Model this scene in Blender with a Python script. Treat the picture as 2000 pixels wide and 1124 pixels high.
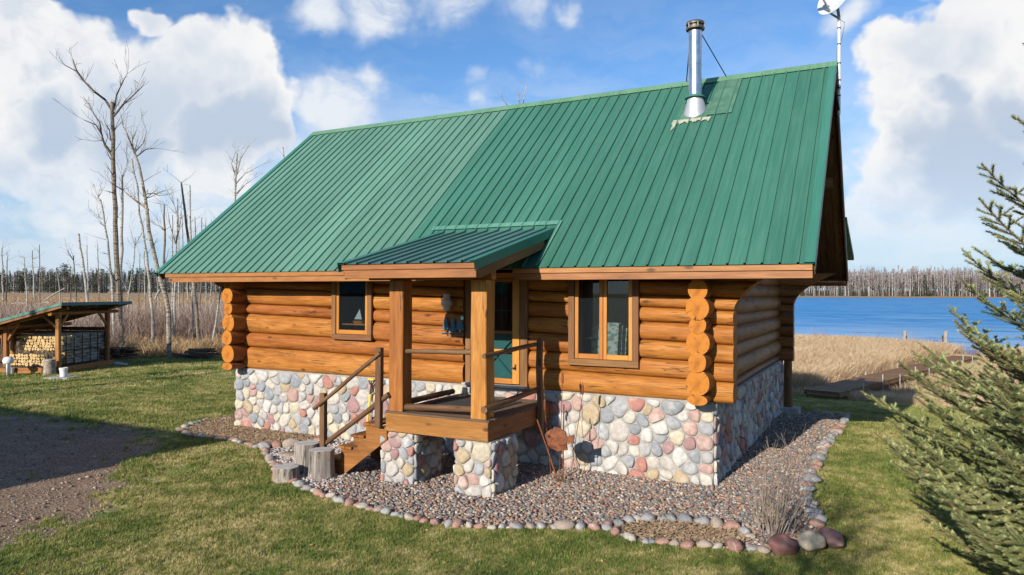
import bpy, bmesh, math, random
import numpy as np
from mathutils import Vector, Matrix, noise

for o in list(bpy.data.objects):
    bpy.data.objects.remove(o)
S = bpy.context.scene
COL = S.collection
R = math.radians
rnd = random.Random(7)

# ------------------------------------------------------------------ camera
CAM = np.array([2.2829, -10.9211, 2.9201])
YAW, PIT, ROL, FPX = 0.4834, 0.0083, 0.0033, 1387.93
FW = np.array([-math.sin(YAW) * math.cos(PIT), math.cos(YAW) * math.cos(PIT), math.sin(PIT)])
_r = np.array([math.cos(YAW), math.sin(YAW), 0.0])
_u = np.cross(_r, FW)
RT = _r * math.cos(ROL) + _u * math.sin(ROL)
UP = -_r * math.sin(ROL) + _u * math.cos(ROL)
cam = bpy.data.cameras.new('camera')
cam_o = bpy.data.objects.new('camera', cam)
COL.objects.link(cam_o)
cam.sensor_width = 36.0
cam.lens = 36.0 * FPX / 2000.0
cam.clip_start = 0.05
cam.clip_end = 6000.0
cam_o.matrix_world = Matrix(((RT[0], UP[0], -FW[0], CAM[0]), (RT[1], UP[1], -FW[1], CAM[1]),
                             (RT[2], UP[2], -FW[2], CAM[2]), (0, 0, 0, 1)))
S.camera = cam_o


def sight(px, py):
    """direction from the drone towards a point of the photograph (2000 x 1124)"""
    d = FW + RT * (px - 1000) / FPX + UP * (562 - py) / FPX
    return d


def at(px, py, depth):
    return CAM + sight(px, py) * depth


# ------------------------------------------------------------------ light
SUN_EL = R(21.46)
SUN_D = Vector((0.0988 * math.cos(SUN_EL), 0.995 * math.cos(SUN_EL), -math.sin(SUN_EL)))
sun = bpy.data.lights.new('sun', 'SUN')
sun.energy = 4.6
sun.angle = R(0.5)
sun.color = (1.0, 0.93, 0.82)
sun_o = bpy.data.objects.new('sun', sun)
COL.objects.link(sun_o)
sun_o.rotation_euler = SUN_D.to_track_quat('-Z', 'Y').to_euler()
sun_o.location = (-3, -30, 14)

S.view_settings.view_transform = 'Standard'
S.view_settings.look = 'None'
S.view_settings.gamma = 1.0
S.view_settings.use_curve_mapping = False
S.view_settings.exposure = 0.55
S.cycles.use_denoising = True
S.cycles.max_bounces = 6
S.cycles.diffuse_bounces = 3
S.cycles.glossy_bounces = 3
S.cycles.transparent_max_bounces = 8
S.cycles.sample_clamp_indirect = 6.0


# ------------------------------------------------------------------ node helpers
def nd(nt, typ, props=None, ins=None):
    n = nt.nodes.new(typ)
    for k, v in (props or {}).items():
        setattr(n, k, v)
    for k, v in (ins or {}).items():
        s = n.inputs[k]
        if isinstance(v, bpy.types.NodeSocket):
            nt.links.new(v, s)
        else:
            if isinstance(v, (tuple, list)) and len(v) == 3 and s.type == 'RGBA':
                v = (*v, 1.0)
            s.default_value = v
    return n


def mth(nt, op, a, b=0.0, c=None, clamp=False):
    n = nt.nodes.new('ShaderNodeMath')
    n.operation = op
    n.use_clamp = clamp
    for i, v in enumerate((a, b, c)):
        if v is None:
            continue
        if isinstance(v, bpy.types.NodeSocket):
            nt.links.new(v, n.inputs[i])
        else:
            n.inputs[i].default_value = v
    return n.outputs[0]


def vmth(nt, op, a, b=None):
    n = nt.nodes.new('ShaderNodeVectorMath')
    n.operation = op
    for i, v in enumerate((a, b)):
        if v is None:
            continue
        if isinstance(v, bpy.types.NodeSocket):
            nt.links.new(v, n.inputs[i])
        else:
            n.inputs[i].default_value = v
    return n.outputs['Value' if op in ('LENGTH', 'DISTANCE', 'DOT_PRODUCT') else 0]


def mixc(nt, fac, a, b, blend='MIX'):
    n = nt.nodes.new('ShaderNodeMix')
    n.data_type = 'RGBA'
    n.blend_type = blend
    for i, v in ((0, fac), (6, a), (7, b)):
        if isinstance(v, bpy.types.NodeSocket):
            nt.links.new(v, n.inputs[i])
        else:
            n.inputs[i].default_value = (*v, 1.0) if isinstance(v, tuple) and len(v) == 3 else v
    return n.outputs[2]


def smooth(nt, x, lo, hi, a=0.0, b=1.0):
    n = nd(nt, 'ShaderNodeMapRange', {'interpolation_type': 'SMOOTHSTEP'},
           {0: x, 1: lo, 2: hi, 3: a, 4: b})
    return n.outputs[0]


def ramp(nt, fac, stops, interp='LINEAR'):
    n = nt.nodes.new('ShaderNodeValToRGB')
    n.color_ramp.interpolation = interp
    e = n.color_ramp.elements
    while len(e) < len(stops):
        e.new(0.5)
    for i, (p, c) in enumerate(stops):
        e[i].position = p
        e[i].color = (*c, 1.0)
    nt.links.new(fac, n.inputs[0])
    return n.outputs[0]


def noi(nt, vec, scale, detail=3.0, rough=0.55, out=0, dist=0.0):
    n = nd(nt, 'ShaderNodeTexNoise', None, {'Vector': vec, 'Scale': scale, 'Detail': detail,
                                            'Roughness': rough, 'Distortion': dist})
    return n.outputs[out]


def vscale(nt, vec, s):
    return vmth(nt, 'MULTIPLY', vec, s)


def new_mat(name):
    m = bpy.data.materials.new(name)
    m.use_nodes = True
    nt = m.node_tree
    nt.nodes.clear()
    out = nt.nodes.new('ShaderNodeOutputMaterial')
    return m, nt, out


def bsdf(nt, out, col, rough=0.6, metal=0.0, bump=None, bstr=0.3, bdist=0.01, spec=None, extra=None):
    p = nt.nodes.new('ShaderNodeBsdfPrincipled')
    for k, v in (('Base Color', col), ('Roughness', rough), ('Metallic', metal)):
        if isinstance(v, bpy.types.NodeSocket):
            nt.links.new(v, p.inputs[k])
        else:
            p.inputs[k].default_value = (*v, 1.0) if isinstance(v, tuple) else v
    if spec is not None:
        p.inputs['Specular IOR Level'].default_value = spec
    for k, v in (extra or {}).items():
        p.inputs[k].default_value = v
    if bump is not None:
        b = nd(nt, 'ShaderNodeBump', None, {'Strength': bstr, 'Distance': bdist, 'Height': bump})
        nt.links.new(b.outputs[0], p.inputs['Normal'])
    nt.links.new(p.outputs[0], out.inputs[0])
    return p


def objvec(nt, spread=20.0):
    """object coordinates shifted by a random amount per object"""
    tc = nt.nodes.new('ShaderNodeTexCoord')
    oi = nt.nodes.new('ShaderNodeObjectInfo')
    off = mth(nt, 'MULTIPLY', oi.outputs['Random'], spread)
    cb = nd(nt, 'ShaderNodeCombineXYZ', None, {0: off, 1: off, 2: off})
    return vmth(nt, 'ADD', tc.outputs['Object'], cb.outputs[0]), oi.outputs['Random'], tc.outputs['Object']


def wpos(nt):
    return nt.nodes.new('ShaderNodeNewGeometry').outputs['Position']


# ------------------------------------------------------------------ sky
world = bpy.data.worlds.new('World')
S.world = world
world.use_nodes = True
wt = world.node_tree
wt.nodes.clear()
wout = wt.nodes.new('ShaderNodeOutputWorld')
sky = nd(wt, 'ShaderNodeTexSky', {'sky_type': 'NISHITA', 'sun_disc': False, 'sun_elevation': SUN_EL,
                                  'sun_rotation': R(180 + 5.7), 'altitude': 300.0, 'air_density': 1.0,
                                  'dust_density': 0.6, 'ozone_density': 2.0})
wdir = wt.nodes.new('ShaderNodeTexCoord').outputs['Generated']
el = nd(wt, 'ShaderNodeSeparateXYZ', None, {0: wdir}).outputs[2]
n_warp = noi(wt, wdir, 4.0, 2.0, 0.55, 1)
warp = vscale(wt, vmth(wt, 'SUBTRACT', n_warp, (0.5, 0.5, 0.5)), (0.12, 0.12, 0.10))
n_w2 = noi(wt, wdir, 17.0, 3.0, 0.6, 1)
warp2 = vscale(wt, vmth(wt, 'SUBTRACT', n_w2, (0.5, 0.5, 0.5)), (0.05, 0.05, 0.05))
dd = vmth(wt, 'ADD', vmth(wt, 'ADD', wdir, warp), warp2)


def blobs(lst):
    m = None
    for px, py, r in lst:
        c = sight(px, py)
        c = c / np.linalg.norm(c)
        dist = vmth(wt, 'DISTANCE', dd, tuple(float(v) for v in c))
        v = mth(wt, 'SUBTRACT', 1.0, mth(wt, 'DIVIDE', dist, r / 1388.0 * 0.93))
        m = v if m is None else mth(wt, 'SMOOTH_MAX', m, v, 0.15)
    return m


CUMULUS = [(430, 170, 140), (330, 215, 140), (505, 190, 92), (250, 270, 140), (420, 260, 140), (535, 255, 62), (470, 110, 80), (380, 110, 85),
           (60, 90, 130), (20, 200, 160), (120, 150, 90), (130, 280, 110), (20, 330, 80), (285, 35, 40), (60, 20, 70),
           (1810, 130, 80), (1790, 210, 85), (1860, 240, 140), (1920, 110, 115), (1990, 40, 140), (1990, 250, 160),
           (1740, 330, 60), (1800, 350, 130), (1900, 400, 150), (1840, 480, 100), (1700, 440, 60),
           (-200, 200, 240), (-420, 330, 200), (2250, 180, 260), (2500, 330, 200)]
WISPS = [(1000, 15, 80), (870, 5, 90), (740, 10, 80), (620, 20, 60), (1090, 15, 48), (975, 85, 44), (1040, 118, 56), (930, 140, 48),
         (880, 58, 26), (850, 205, 30), (745, 172, 46), (945, 200, 42), (700, 195, 60), (640, 215, 60),
         (1700, 40, 55), (895, 180, 18), (640, 330, 110), (690, 230, 80), (200, 430, 120), (400, 400, 110)]
GREY = [(480, 235, 95), (385, 265, 85), (545, 265, 50), (90, 255, 80), (300, 300, 60), (1880, 330, 110), (1790, 310, 60), (1950, 220, 60), (1840, 190, 40)]
billow = nd(wt, 'ShaderNodeTexVoronoi', {'feature': 'F1', 'distance': 'EUCLIDEAN'},
            {'Vector': dd, 'Scale': 11.0, 'Detail': 2.0, 'Roughness': 0.5}).outputs['Distance']
billow = mth(wt, 'SUBTRACT', 0.55, billow)
fb = mth(wt, 'SUBTRACT', noi(wt, wdir, 5.0, 8.0, 0.60), 0.5)
Bc = blobs(CUMULUS)
Dc = mth(wt, 'ADD', mth(wt, 'ADD', mth(wt, 'ADD', Bc, 0.30), mth(wt, 'MULTIPLY', billow, 0.55)), mth(wt, 'MULTIPLY', fb, 1.25))
gen = mth(wt, 'MULTIPLY', mth(wt, 'SUBTRACT', noi(wt, vscale(wt, wdir, (1.0, 1.0, 2.2)), 2.4, 5.0, 0.58), 0.66), 3.5)
Dc = mth(wt, 'MAXIMUM', Dc, gen)
mask_c = mth(wt, 'MULTIPLY', smooth(wt, Dc, 0.10, 0.34), smooth(wt, el, 0.03, 0.20, 0.25, 1.0))
shade_n = noi(wt, vmth(wt, 'ADD', wdir, (0.0, 0.0, 0.05)), 6.0, 4.0, 0.55)
core = smooth(wt, mth(wt, 'ADD', mth(wt, 'ADD', mth(wt, 'MULTIPLY', Bc, 0.7), mth(wt, 'MULTIPLY', billow, -0.55)), mth(wt, 'ADD', mth(wt, 'MULTIPLY', mth(wt, 'SUBTRACT', shade_n, 0.5), 3.6), mth(wt, 'MULTIPLY', fb, -2.0))), 0.30, 1.55)
core = mth(wt, 'MULTIPLY', core, smooth(wt, el, 0.12, 0.42, 1.0, 0.75))
puff = noi(wt, vscale(wt, vmth(wt, 'ADD', dd, (0.0, 0.0, 0.03)), (1.0, 1.0, 1.35)), 10.0, 5.0, 0.58)
tex = mth(wt, 'MULTIPLY', smooth(wt, puff, 0.42, 0.66), smooth(wt, mth(wt, 'ADD', Bc, mth(wt, 'MULTIPLY', fb, 0.8)), -0.15, 0.55))
grey = mth(wt, 'MULTIPLY', smooth(wt, mth(wt, 'ADD', mth(wt, 'ADD', blobs(GREY), mth(wt, 'MULTIPLY', fb, 1.6)), mth(wt, 'MULTIPLY', billow, 0.5)), -0.42, 0.42), 0.92)
core = mth(wt, 'MAXIMUM', mth(wt, 'MAXIMUM', mth(wt, 'MULTIPLY', core, 0.8), mth(wt, 'MULTIPLY', tex, 0.62)), grey)
cum_col = mixc(wt, core, (1.0, 1.0, 1.0), (0.52, 0.63, 0.79))
Dw = mth(wt, 'ADD', blobs(WISPS), mth(wt, 'MULTIPLY', fb, 2.2))
streak = noi(wt, vscale(wt, dd, (1.0, 1.0, 3.2)), 7.0, 5.0, 0.62)
mask_w = mth(wt, 'MULTIPLY', smooth(wt, Dw, 0.0, 0.8), smooth(wt, streak, 0.28, 0.6, 0.30, 0.95))
low = noi(wt, vscale(wt, dd, (1.0, 1.0, 4.0)), 4.5, 4.0, 0.6)
veil = mth(wt, 'MULTIPLY', smooth(wt, low, 0.36, 0.66), smooth(wt, el, 0.06, 0.40, 0.62, 0.08))
haze_f = smooth(wt, el, -0.02, 0.34, 0.78, 0.0)
base_sky = mixc(wt, 1.0, sky.outputs[0], (0.094, 0.138, 0.180), 'MULTIPLY')
c1 = mixc(wt, haze_f, base_sky, (0.45, 0.64, 0.88))
c2 = mixc(wt, veil, c1, (0.82, 0.88, 0.96))
c3 = mixc(wt, mask_w, c2, (0.90, 0.94, 0.99))
c4 = mixc(wt, mask_c, c3, cum_col)
c4 = mixc(wt, smooth(wt, el, -0.05, -0.01, 1.0, 0.0), c4, (0.16, 0.15, 0.12))
bg = nd(wt, 'ShaderNodeBackground', None, {'Color': c4, 'Strength': 0.64})
wt.links.new(bg.outputs[0], wout.inputs[0])


# ------------------------------------------------------------------ mesh helpers
class MB:
    def __init__(s):
        s.v, s.f, s.m, s.t = [], [], [], []

    def add(s, verts, faces, mat=0, tint=0.5):
        b = len(s.v)
        s.v += [tuple(map(float, v)) for v in verts]
        for f in faces:
            s.f.append(tuple(i + b for i in f))
            s.m.append(mat)
            s.t.append(tint)

    def box(s, lo, hi, mat=0):
        x0, y0, z0 = lo
        x1, y1, z1 = hi
        s.add([(x0, y0, z0), (x1, y0, z0), (x1, y1, z0), (x0, y1, z0), (x0, y0, z1), (x1, y0, z1), (x1, y1, z1), (x0, y1, z1)],
              [(0, 3, 2, 1), (4, 5, 6, 7), (0, 1, 5, 4), (1, 2, 6, 5), (2, 3, 7, 6), (3, 0, 4, 7)], mat)

    def tube(s, pts, rads, n=8, caps=True, mat=0, capmat=None, tint=0.5, squash=1.0):
        pts = [np.asarray(p, float) for p in pts]
        k = len(pts)
        rings = []
        ref = None
        for i in range(k):
            t = pts[min(i + 1, k - 1)] - pts[max(i - 1, 0)]
            t = t / (np.linalg.norm(t) + 1e-9)
            if ref is None:
                ref = np.array([0, 0, 1.0]) if abs(t[2]) < 0.9 else np.array([1.0, 0, 0])
            a = np.cross(ref, t)
            a = a / (np.linalg.norm(a) + 1e-9)
            b = np.cross(t, a)
            ref = b if abs(np.dot(b, t)) < 0.9 else ref
            rings.append([pts[i] + rads[i] * (math.cos(2 * math.pi * j / n) * a * squash + math.sin(2 * math.pi * j / n) * b) for j in range(n)])
        vs = [p for rg in rings for p in rg]
        fs = []
        for i in range(k - 1):
            for j in range(n):
                j2 = (j + 1) % n
                fs.append((i * n + j, i * n + j2, (i + 1) * n + j2, (i + 1) * n + j))
        s.add(vs, fs, mat, tint)
        if caps:
            cm = mat if capmat is None else capmat
            b = len(s.v) - len(vs)
            s.f.append(tuple(b + j for j in reversed(range(n))))
            s.f.append(tuple(b + (k - 1) * n + j for j in range(n)))
            s.m += [cm, cm]
            s.t += [tint, tint]

    def prism(s, poly, axis, a, b, mat=0):
        """poly: 2-D points in the two other axes (in order), extruded along axis from a to b"""
        n = len(poly)
        o = [i for i in range(3) if i != axis]
        vs = []
        for w in (a, b):
            for p in poly:
                v = [0, 0, 0]
                v[axis] = w
                v[o[0]], v[o[1]] = p
                vs.append(v)
        fs = [tuple(range(n))[::-1], tuple(range(n, 2 * n))]
        fs += [(i, (i + 1) % n, n + (i + 1) % n, n + i) for i in range(n)]
        s.add(vs, fs, mat)

    def mesh(s, name, mats, smooth=False, shift=None, fixn=True):
        me = bpy.data.meshes.new(name)
        v = np.array(s.v, float).reshape(-1, 3)
        if shift is not None:
            v = v - np.asarray(shift)
        me.from_pydata(v.tolist(), [], s.f)
        for m in mats:
            me.materials.append(m)
        if len(mats) > 1:
            me.polygons.foreach_set('material_index', s.m)
        if any(t != 0.5 for t in s.t):
            a = me.attributes.new('tint', 'FLOAT', 'FACE')
            a.data.foreach_set('value', s.t)
        if fixn and len(s.f) < 60000:
            bm = bmesh.new()
            bm.from_mesh(me)
            bmesh.ops.recalc_face_normals(bm, faces=bm.faces)
            bm.to_mesh(me)
            bm.free()
        if smooth:
            me.polygons.foreach_set('use_smooth', [True] * len(me.polygons))
            if smooth != 'all':
                me.set_sharp_from_angle(angle=R(smooth if smooth is not True else 40))
        me.update()
        return me


ORG = {}


def org(o):
    return ORG[o.name] if o is not None else np.zeros(3)


def link(name, me, parent=None, loc=(0, 0, 0), rot=None, kind=None):
    o = bpy.data.objects.new(name, me)
    COL.objects.link(o)
    loc = np.asarray(loc, float)
    ORG[o.name] = loc
    if parent is not None:
        o.parent = parent
    o.location = loc - org(parent)
    if rot is not None:
        o.rotation_euler = rot
    if kind:
        o['kind'] = kind
    return o


def put(name, mb, mats, parent=None, smooth=False, origin=None, kind=None, fixn=True):
    """link the collected geometry (world coordinates) as one object"""
    if not isinstance(mats, (list, tuple)):
        mats = [mats]
    v = np.array(mb.v, float).reshape(-1, 3)
    if origin is None:
        origin = (v.min(0) + v.max(0)) / 2
    me = mb.mesh(name, mats, smooth, origin, fixn)
    return link(name, me, parent, origin, None, kind)


def tag(o, label=None, cat=None, group=None, kind=None):
    for k, v in (('label', label), ('category', cat), ('group', group), ('kind', kind)):
        if v:
            o[k] = v
    return o


def thing(name, loc, label, cat, group=None):
    o = link(name, None, None, loc)
    return tag(o, label, cat, group)


def part_root(name, loc, parent):
    return link(name, None, parent, loc)


def bar_mesh(name, L, W, T, mats, bev=0.006, ends=0.0, seed=None, wav=0.0, endmat=True):
    """board with long axis X, width Y, thickness Z, centred; worn rounded edges"""
    bm = bmesh.new()
    bmesh.ops.create_cube(bm, size=1.0)
    bmesh.ops.scale(bm, vec=(L, W, T), verts=bm.verts)
    if wav > 0:
        k = max(2, int(L / 0.25))
        long_e = [e for e in bm.edges if abs((e.verts[0].co - e.verts[1].co).x) > 1e-5]
        bmesh.ops.subdivide_edges(bm, edges=long_e, cuts=k)
        sd = rnd.random() * 50 if seed is None else seed
        for v in bm.verts:
            q = noise.noise_vector(Vector((v.co.x * 1.3, sd, 0.0)))
            v.co.y += q.y * wav
            v.co.z += q.z * wav
            v.co.y *= 1 + 0.25 * wav / max(W, .01) * noise.noise(Vector((v.co.x * 2.0, sd + 9, 3)))
    eds = [e for e in bm.edges if e.is_manifold and e.calc_face_angle(0) > 0.6]
    bmesh.ops.bevel(bm, geom=eds, offset=min(bev, T * 0.3, W * 0.3), segments=1, affect='EDGES')
    me = bpy.data.meshes.new(name)
    if endmat and len(mats) > 1:
        for f in bm.faces:
            if abs(f.normal.x) > 0.8:
                f.material_index = 1
    bm.to_mesh(me)
    bm.free()
    for m in mats:
        me.materials.append(m)
    return me


def bar(name, p0, p1, W, T, mats, parent=None, up=(0, 0, 1), bev=0.006, wav=0.0, kind=None):
    """board from p0 to p1: width W across `up x dir`, thickness T along up"""
    if not isinstance(mats, (list, tuple)):
        mats = [mats]
    p0, p1 = Vector(p0), Vector(p1)
    d = p1 - p0
    L = d.length
    x = d.normalized()
    u = Vector(up)
    y = u.cross(x)
    if y.length < 1e-4:
        y = Vector((0, 1, 0)).cross(x)
    y.normalize()
    z = x.cross(y)
    me = bar_mesh(name, L, W, T, mats, bev, wav=wav)
    o = link(name, me, parent, (p0 + p1) / 2, None, kind)
    o.rotation_euler = Matrix((x, y, z)).transposed().to_euler()
    return o


def pole(name, p0, p1, r0, r1, mats, parent=None, n=10, wav=0.0, seg=8, kind=None, smooth=True, caps=True):
    """round pole with local axis X, slightly crooked"""
    if not isinstance(mats, (list, tuple)):
        mats = [mats]
    p0, p1 = Vector(p0), Vector(p1)
    d = p1 - p0
    L = d.length
    sd = rnd.random() * 99
    mb = MB()
    pts, rs = [], []
    for i in range(seg + 1):
        t = i / seg
        q = noise.noise_vector(Vector((t * L * 1.2, sd, 1.0)))
        pts.append((-L / 2 + L * t, q.y * wav * (0.3 + 0.7 * math.sin(math.pi * t)), q.z * wav * (0.3 + 0.7 * math.sin(math.pi * t))))
        rs.append((r0 + (r1 - r0) * t) * (1 + 0.12 * (wav > 0) * noise.noise(Vector((t * L * 3, sd, 5)))))
    mb.tube(pts, rs, n, caps, 0, 1 if len(mats) > 1 else 0)
    me = mb.mesh(name, mats, 50 if smooth else False)
    o = link(name, me, parent, (p0 + p1) / 2, None, kind)
    o.rotation_euler = d.to_track_quat('X', 'Z').to_euler()
    return o


def inpoly(poly, x, y):
    x, y = np.asarray(x), np.asarray(y)
    ins = np.zeros(x.shape, bool)
    n = len(poly)
    for i in range(n):
        x0, y0 = poly[i]
        x1, y1 = poly[(i + 1) % n]
        c = ((y0 > y) != (y1 > y)) & (x < (x1 - x0) * (y - y0) / (y1 - y0 + 1e-12) + x0)
        ins ^= c
    return ins


PROTO = bpy.data.collections.new('prototypes')      # never linked to the scene


def scatter(name, pts, rots, scl, idx, protos, kind='stuff'):
    """one object whose points carry copies of the prototypes"""
    N = len(pts)
    me = bpy.data.meshes.new(name)
    me.vertices.add(N)
    me.vertices.foreach_set('co', np.asarray(pts, np.float32).ravel())
    for nm, ty, arr, key in (('rot', 'FLOAT_VECTOR', rots, 'vector'), ('scl', 'FLOAT_VECTOR', scl, 'vector'), ('idx', 'INT', idx, 'value')):
        a = me.attributes.new(nm, ty, 'POINT')
        a.data.foreach_set(key, np.asarray(arr, np.int32 if ty == 'INT' else np.float32).ravel())
    o = link(name, me, None, (0, 0, 0), None, kind)
    c = bpy.data.collections.new(name + '_prototypes')
    for i, p in enumerate(protos):
        q = bpy.data.objects.new('%s_%02d' % (name, i), p)
        c.objects.link(q)
    g = bpy.data.node_groups.new(name, 'GeometryNodeTree')
    g.interface.new_socket('Geometry', in_out='INPUT', socket_type='NodeSocketGeometry')
    g.interface.new_socket('Geometry', in_out='OUTPUT', socket_type='NodeSocketGeometry')
    gi, go = g.nodes.new('NodeGroupInput'), g.nodes.new('NodeGroupOutput')
    ci = g.nodes.new('GeometryNodeCollectionInfo')
    ci.inputs['Collection'].default_value = c
    ci.inputs['Separate Children'].default_value = True
    ci.inputs['Reset Children'].default_value = True
    ip = g.nodes.new('GeometryNodeInstanceOnPoints')
    ip.inputs['Pick Instance'].default_value = True

    def attr(nm, ty):
        n = g.nodes.new('GeometryNodeInputNamedAttribute')
        n.data_type = ty
        n.inputs['Name'].default_value = nm
        return n.outputs['Attribute']
    L = g.links.new
    L(gi.outputs[0], ip.inputs['Points'])
    L(ci.outputs[0], ip.inputs['Instance'])
    L(attr('idx', 'INT'), ip.inputs['Instance Index'])
    e2r = g.nodes.new('FunctionNodeEulerToRotation')
    L(attr('rot', 'FLOAT_VECTOR'), e2r.inputs[0])
    L(e2r.outputs[0], ip.inputs['Rotation'])
    L(attr('scl', 'FLOAT_VECTOR'), ip.inputs['Scale'])
    L(ip.outputs[0], go.inputs[0])
    md = o.modifiers.new('scatter', 'NODES')
    md.node_group = g
    return o


# ------------------------------------------------------------------ materials
def wood_mat(name, c_dark, c_mid, c_light, rough=0.55, streak=0.5, knots=True, checks=0.5, grain=1.0, bump=0.35, spec=0.35, wear=None):
    m, nt, out = new_mat(name)
    v, rv, ov = objvec(nt)
    g1 = noi(nt, vscale(nt, v, (1.6, 16 * grain, 16 * grain)), 1.0, 5.0, 0.6)
    g2 = noi(nt, vscale(nt, v, (0.7, 3.2, 3.2)), 1.0, 4.0, 0.6)
    g3 = noi(nt, vscale(nt, v, (3.5, 70 * grain, 70 * grain)), 1.0, 3.0, 0.6)
    fac = mth(nt, 'ADD', mth(nt, 'MULTIPLY', g1, 0.55), mth(nt, 'MULTIPLY', g2, 0.45))
    col = ramp(nt, fac, [(0.30, c_dark), (0.50, c_mid), (0.68, c_light)])
    col = mixc(nt, smooth(nt, g3, 0.35, 0.7, 0.30, 0.0), col, tuple(c * 0.45 for c in c_dark))
    dk = noi(nt, vscale(nt, v, (0.9, 5.0, 5.0)), 1.0, 6.0, 0.72)
    col = mixc(nt, smooth(nt, dk, 0.52, 0.70, 0.0, streak), col, tuple(c * 0.28 for c in c_dark))
    if knots:
        vo = nd(nt, 'ShaderNodeTexVoronoi', None, {'Vector': vscale(nt, v, (1.7, 4.2, 4.2)), 'Scale': 1.0, 'Randomness': 1.0})
        kf = smooth(nt, vo.outputs['Distance'], 0.05, 0.17, 0.9, 0.0)
        col = mixc(nt, kf, col, tuple(c * 0.30 for c in c_dark))
    ck = noi(nt, vscale(nt, v, (0.8, 22.0, 22.0)), 1.0, 2.0, 0.5)
    ckf = smooth(nt, mth(nt, 'ABSOLUTE', mth(nt, 'SUBTRACT', ck, 0.5)), 0.004, 0.02, checks, 0.0)
    ckf = mth(nt, 'MULTIPLY', ckf, smooth(nt, g2, 0.5, 0.6))
    col = mixc(nt, ckf, col, (0.03, 0.014, 0.006))
    if wear:
        wn = noi(nt, v, 1.6, 6.0, 0.65)
        col = mixc(nt, smooth(nt, wn, 0.52, 0.72, 0.0, 0.75), col, wear)
    hsv = nd(nt, 'ShaderNodeHueSaturation', None, {'Hue': mth(nt, 'ADD', 0.493, mth(nt, 'MULTIPLY', rv, 0.014)), 'Saturation': 1.0,
                                                   'Value': mth(nt, 'ADD', 0.84, mth(nt, 'MULTIPLY', rv, 0.32)), 'Color': col})
    hgt = mth(nt, 'SUBTRACT', mth(nt, 'ADD', mth(nt, 'MULTIPLY', g1, 0.6), mth(nt, 'MULTIPLY', g3, 0.4)), ckf)
    bsdf(nt, out, hsv.outputs[0], rough, 0.0, hgt, bump, 0.008, spec)
    return m


def endgrain_mat(name, c1, c2, freq=55.0):
    m, nt, out = new_mat(name)
    v, rv, ov = objvec(nt, 0.0)
    sp = nd(nt, 'ShaderNodeSeparateXYZ', None, {0: ov})
    yz = nd(nt, 'ShaderNodeCombineXYZ', None, {0: 0.0, 1: sp.outputs[1], 2: sp.outputs[2]}).outputs[0]
    w = vmth(nt, 'ADD', yz, vscale(nt, vmth(nt, 'SUBTRACT', noi(nt, ov, 5.0, 2.0, 0.5, 1), (0.5, 0.5, 0.5)), (0.0, 0.05, 0.05)))
    rad = vmth(nt, 'LENGTH', w)
    ring = mth(nt, 'SINE', mth(nt, 'MULTIPLY', rad, freq * 6.0))
    ang = mth(nt, 'ARCTAN2', sp.outputs[1], sp.outputs[2])
    cr = noi(nt, nd(nt, 'ShaderNodeCombineXYZ', None, {0: mth(nt, 'MULTIPLY', ang, 0.42), 1: mth(nt, 'MULTIPLY', rv, 40.0), 2: mth(nt, 'MULTIPLY', rad, 0.25)}).outputs[0], 1.6, 3.0, 0.6)
    crack = smooth(nt, mth(nt, 'ABSOLUTE', mth(nt, 'SUBTRACT', cr, 0.5)), 0.003, 0.013, 0.9, 0.0)
    crack = mth(nt, 'MULTIPLY', crack, smooth(nt, noi(nt, vmth(nt, 'ADD', ov, (9, 9, 9)), 5.0, 2.0, 0.5), 0.45, 0.55))
    n2 = noi(nt, vmth(nt, 'ADD', ov, (3, 3, 3)), 6.0, 4.0, 0.6)
    col = mixc(nt, smooth(nt, ring, -1.0, 1.0), c1, c2)
    col = mixc(nt, smooth(nt, n2, 0.45, 0.7, 0.0, 0.45), col, tuple(c * 0.45 for c in c1))
    col = mixc(nt, smooth(nt, rad, 0.0, 0.05, 0.4, 0.0), col, tuple(c * 0.5 for c in c1))
    col = mixc(nt, crack, col, (0.035, 0.014, 0.004))
    bsdf(nt, out, col, 0.7, 0.0, mth(nt, 'SUBTRACT', mth(nt, 'MULTIPLY', ring, 0.1), crack), 0.4, 0.01, 0.25)
    return m


def plain(name, col, rough=0.6, metal=0.0, var=0.25, scale=6.0, bump=0.15, spec=None, second=None):
    m, nt, out = new_mat(name)
    v, rv, ov = objvec(nt)
    n1 = noi(nt, v, scale, 5.0, 0.65)
    c2 = second or tuple(c * (1 - var) for c in col)
    c = mixc(nt, smooth(nt, n1, 0.35, 0.68), c2, col)
    rg = mth(nt, 'ADD', rough - 0.06, mth(nt, 'MULTIPLY', n1, 0.12))
    bsdf(nt, out, c, rg, metal, noi(nt, v, scale * 9, 3.0, 0.6), bump, 0.004, spec)
    return m


LOG = wood_mat('log_wood', (0.19, 0.060, 0.012), (0.375, 0.134, 0.025), (0.50, 0.22, 0.058), 0.62, 0.55, True, 0.8, 1.0, 0.5, 0.22)
LOGEND = endgrain_mat('log_end_grain', (0.34, 0.105, 0.011), (0.52, 0.20, 0.026))
TIMBER = wood_mat('porch_timber', (0.19, 0.066, 0.013), (0.37, 0.138, 0.025), (0.50, 0.225, 0.058), 0.5, 0.4, True, 0.9)
FASCIA = wood_mat('fascia_board', (0.23, 0.09, 0.026), (0.35, 0.145, 0.042), (0.43, 0.20, 0.07), 0.55, 0.25, True, 0.2, 1.0, 0.2)
TRIM = wood_mat('window_trim_board', (0.115, 0.048, 0.016), (0.20, 0.088, 0.030), (0.27, 0.125, 0.05), 0.65, 0.2, False, 0.2, 1.6, 0.3)
SASH = wood_mat('sash_wood', (0.33, 0.12, 0.02), (0.47, 0.19, 0.035), (0.56, 0.26, 0.06), 0.42, 0.15, False, 0.1, 1.4, 0.15)
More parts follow.
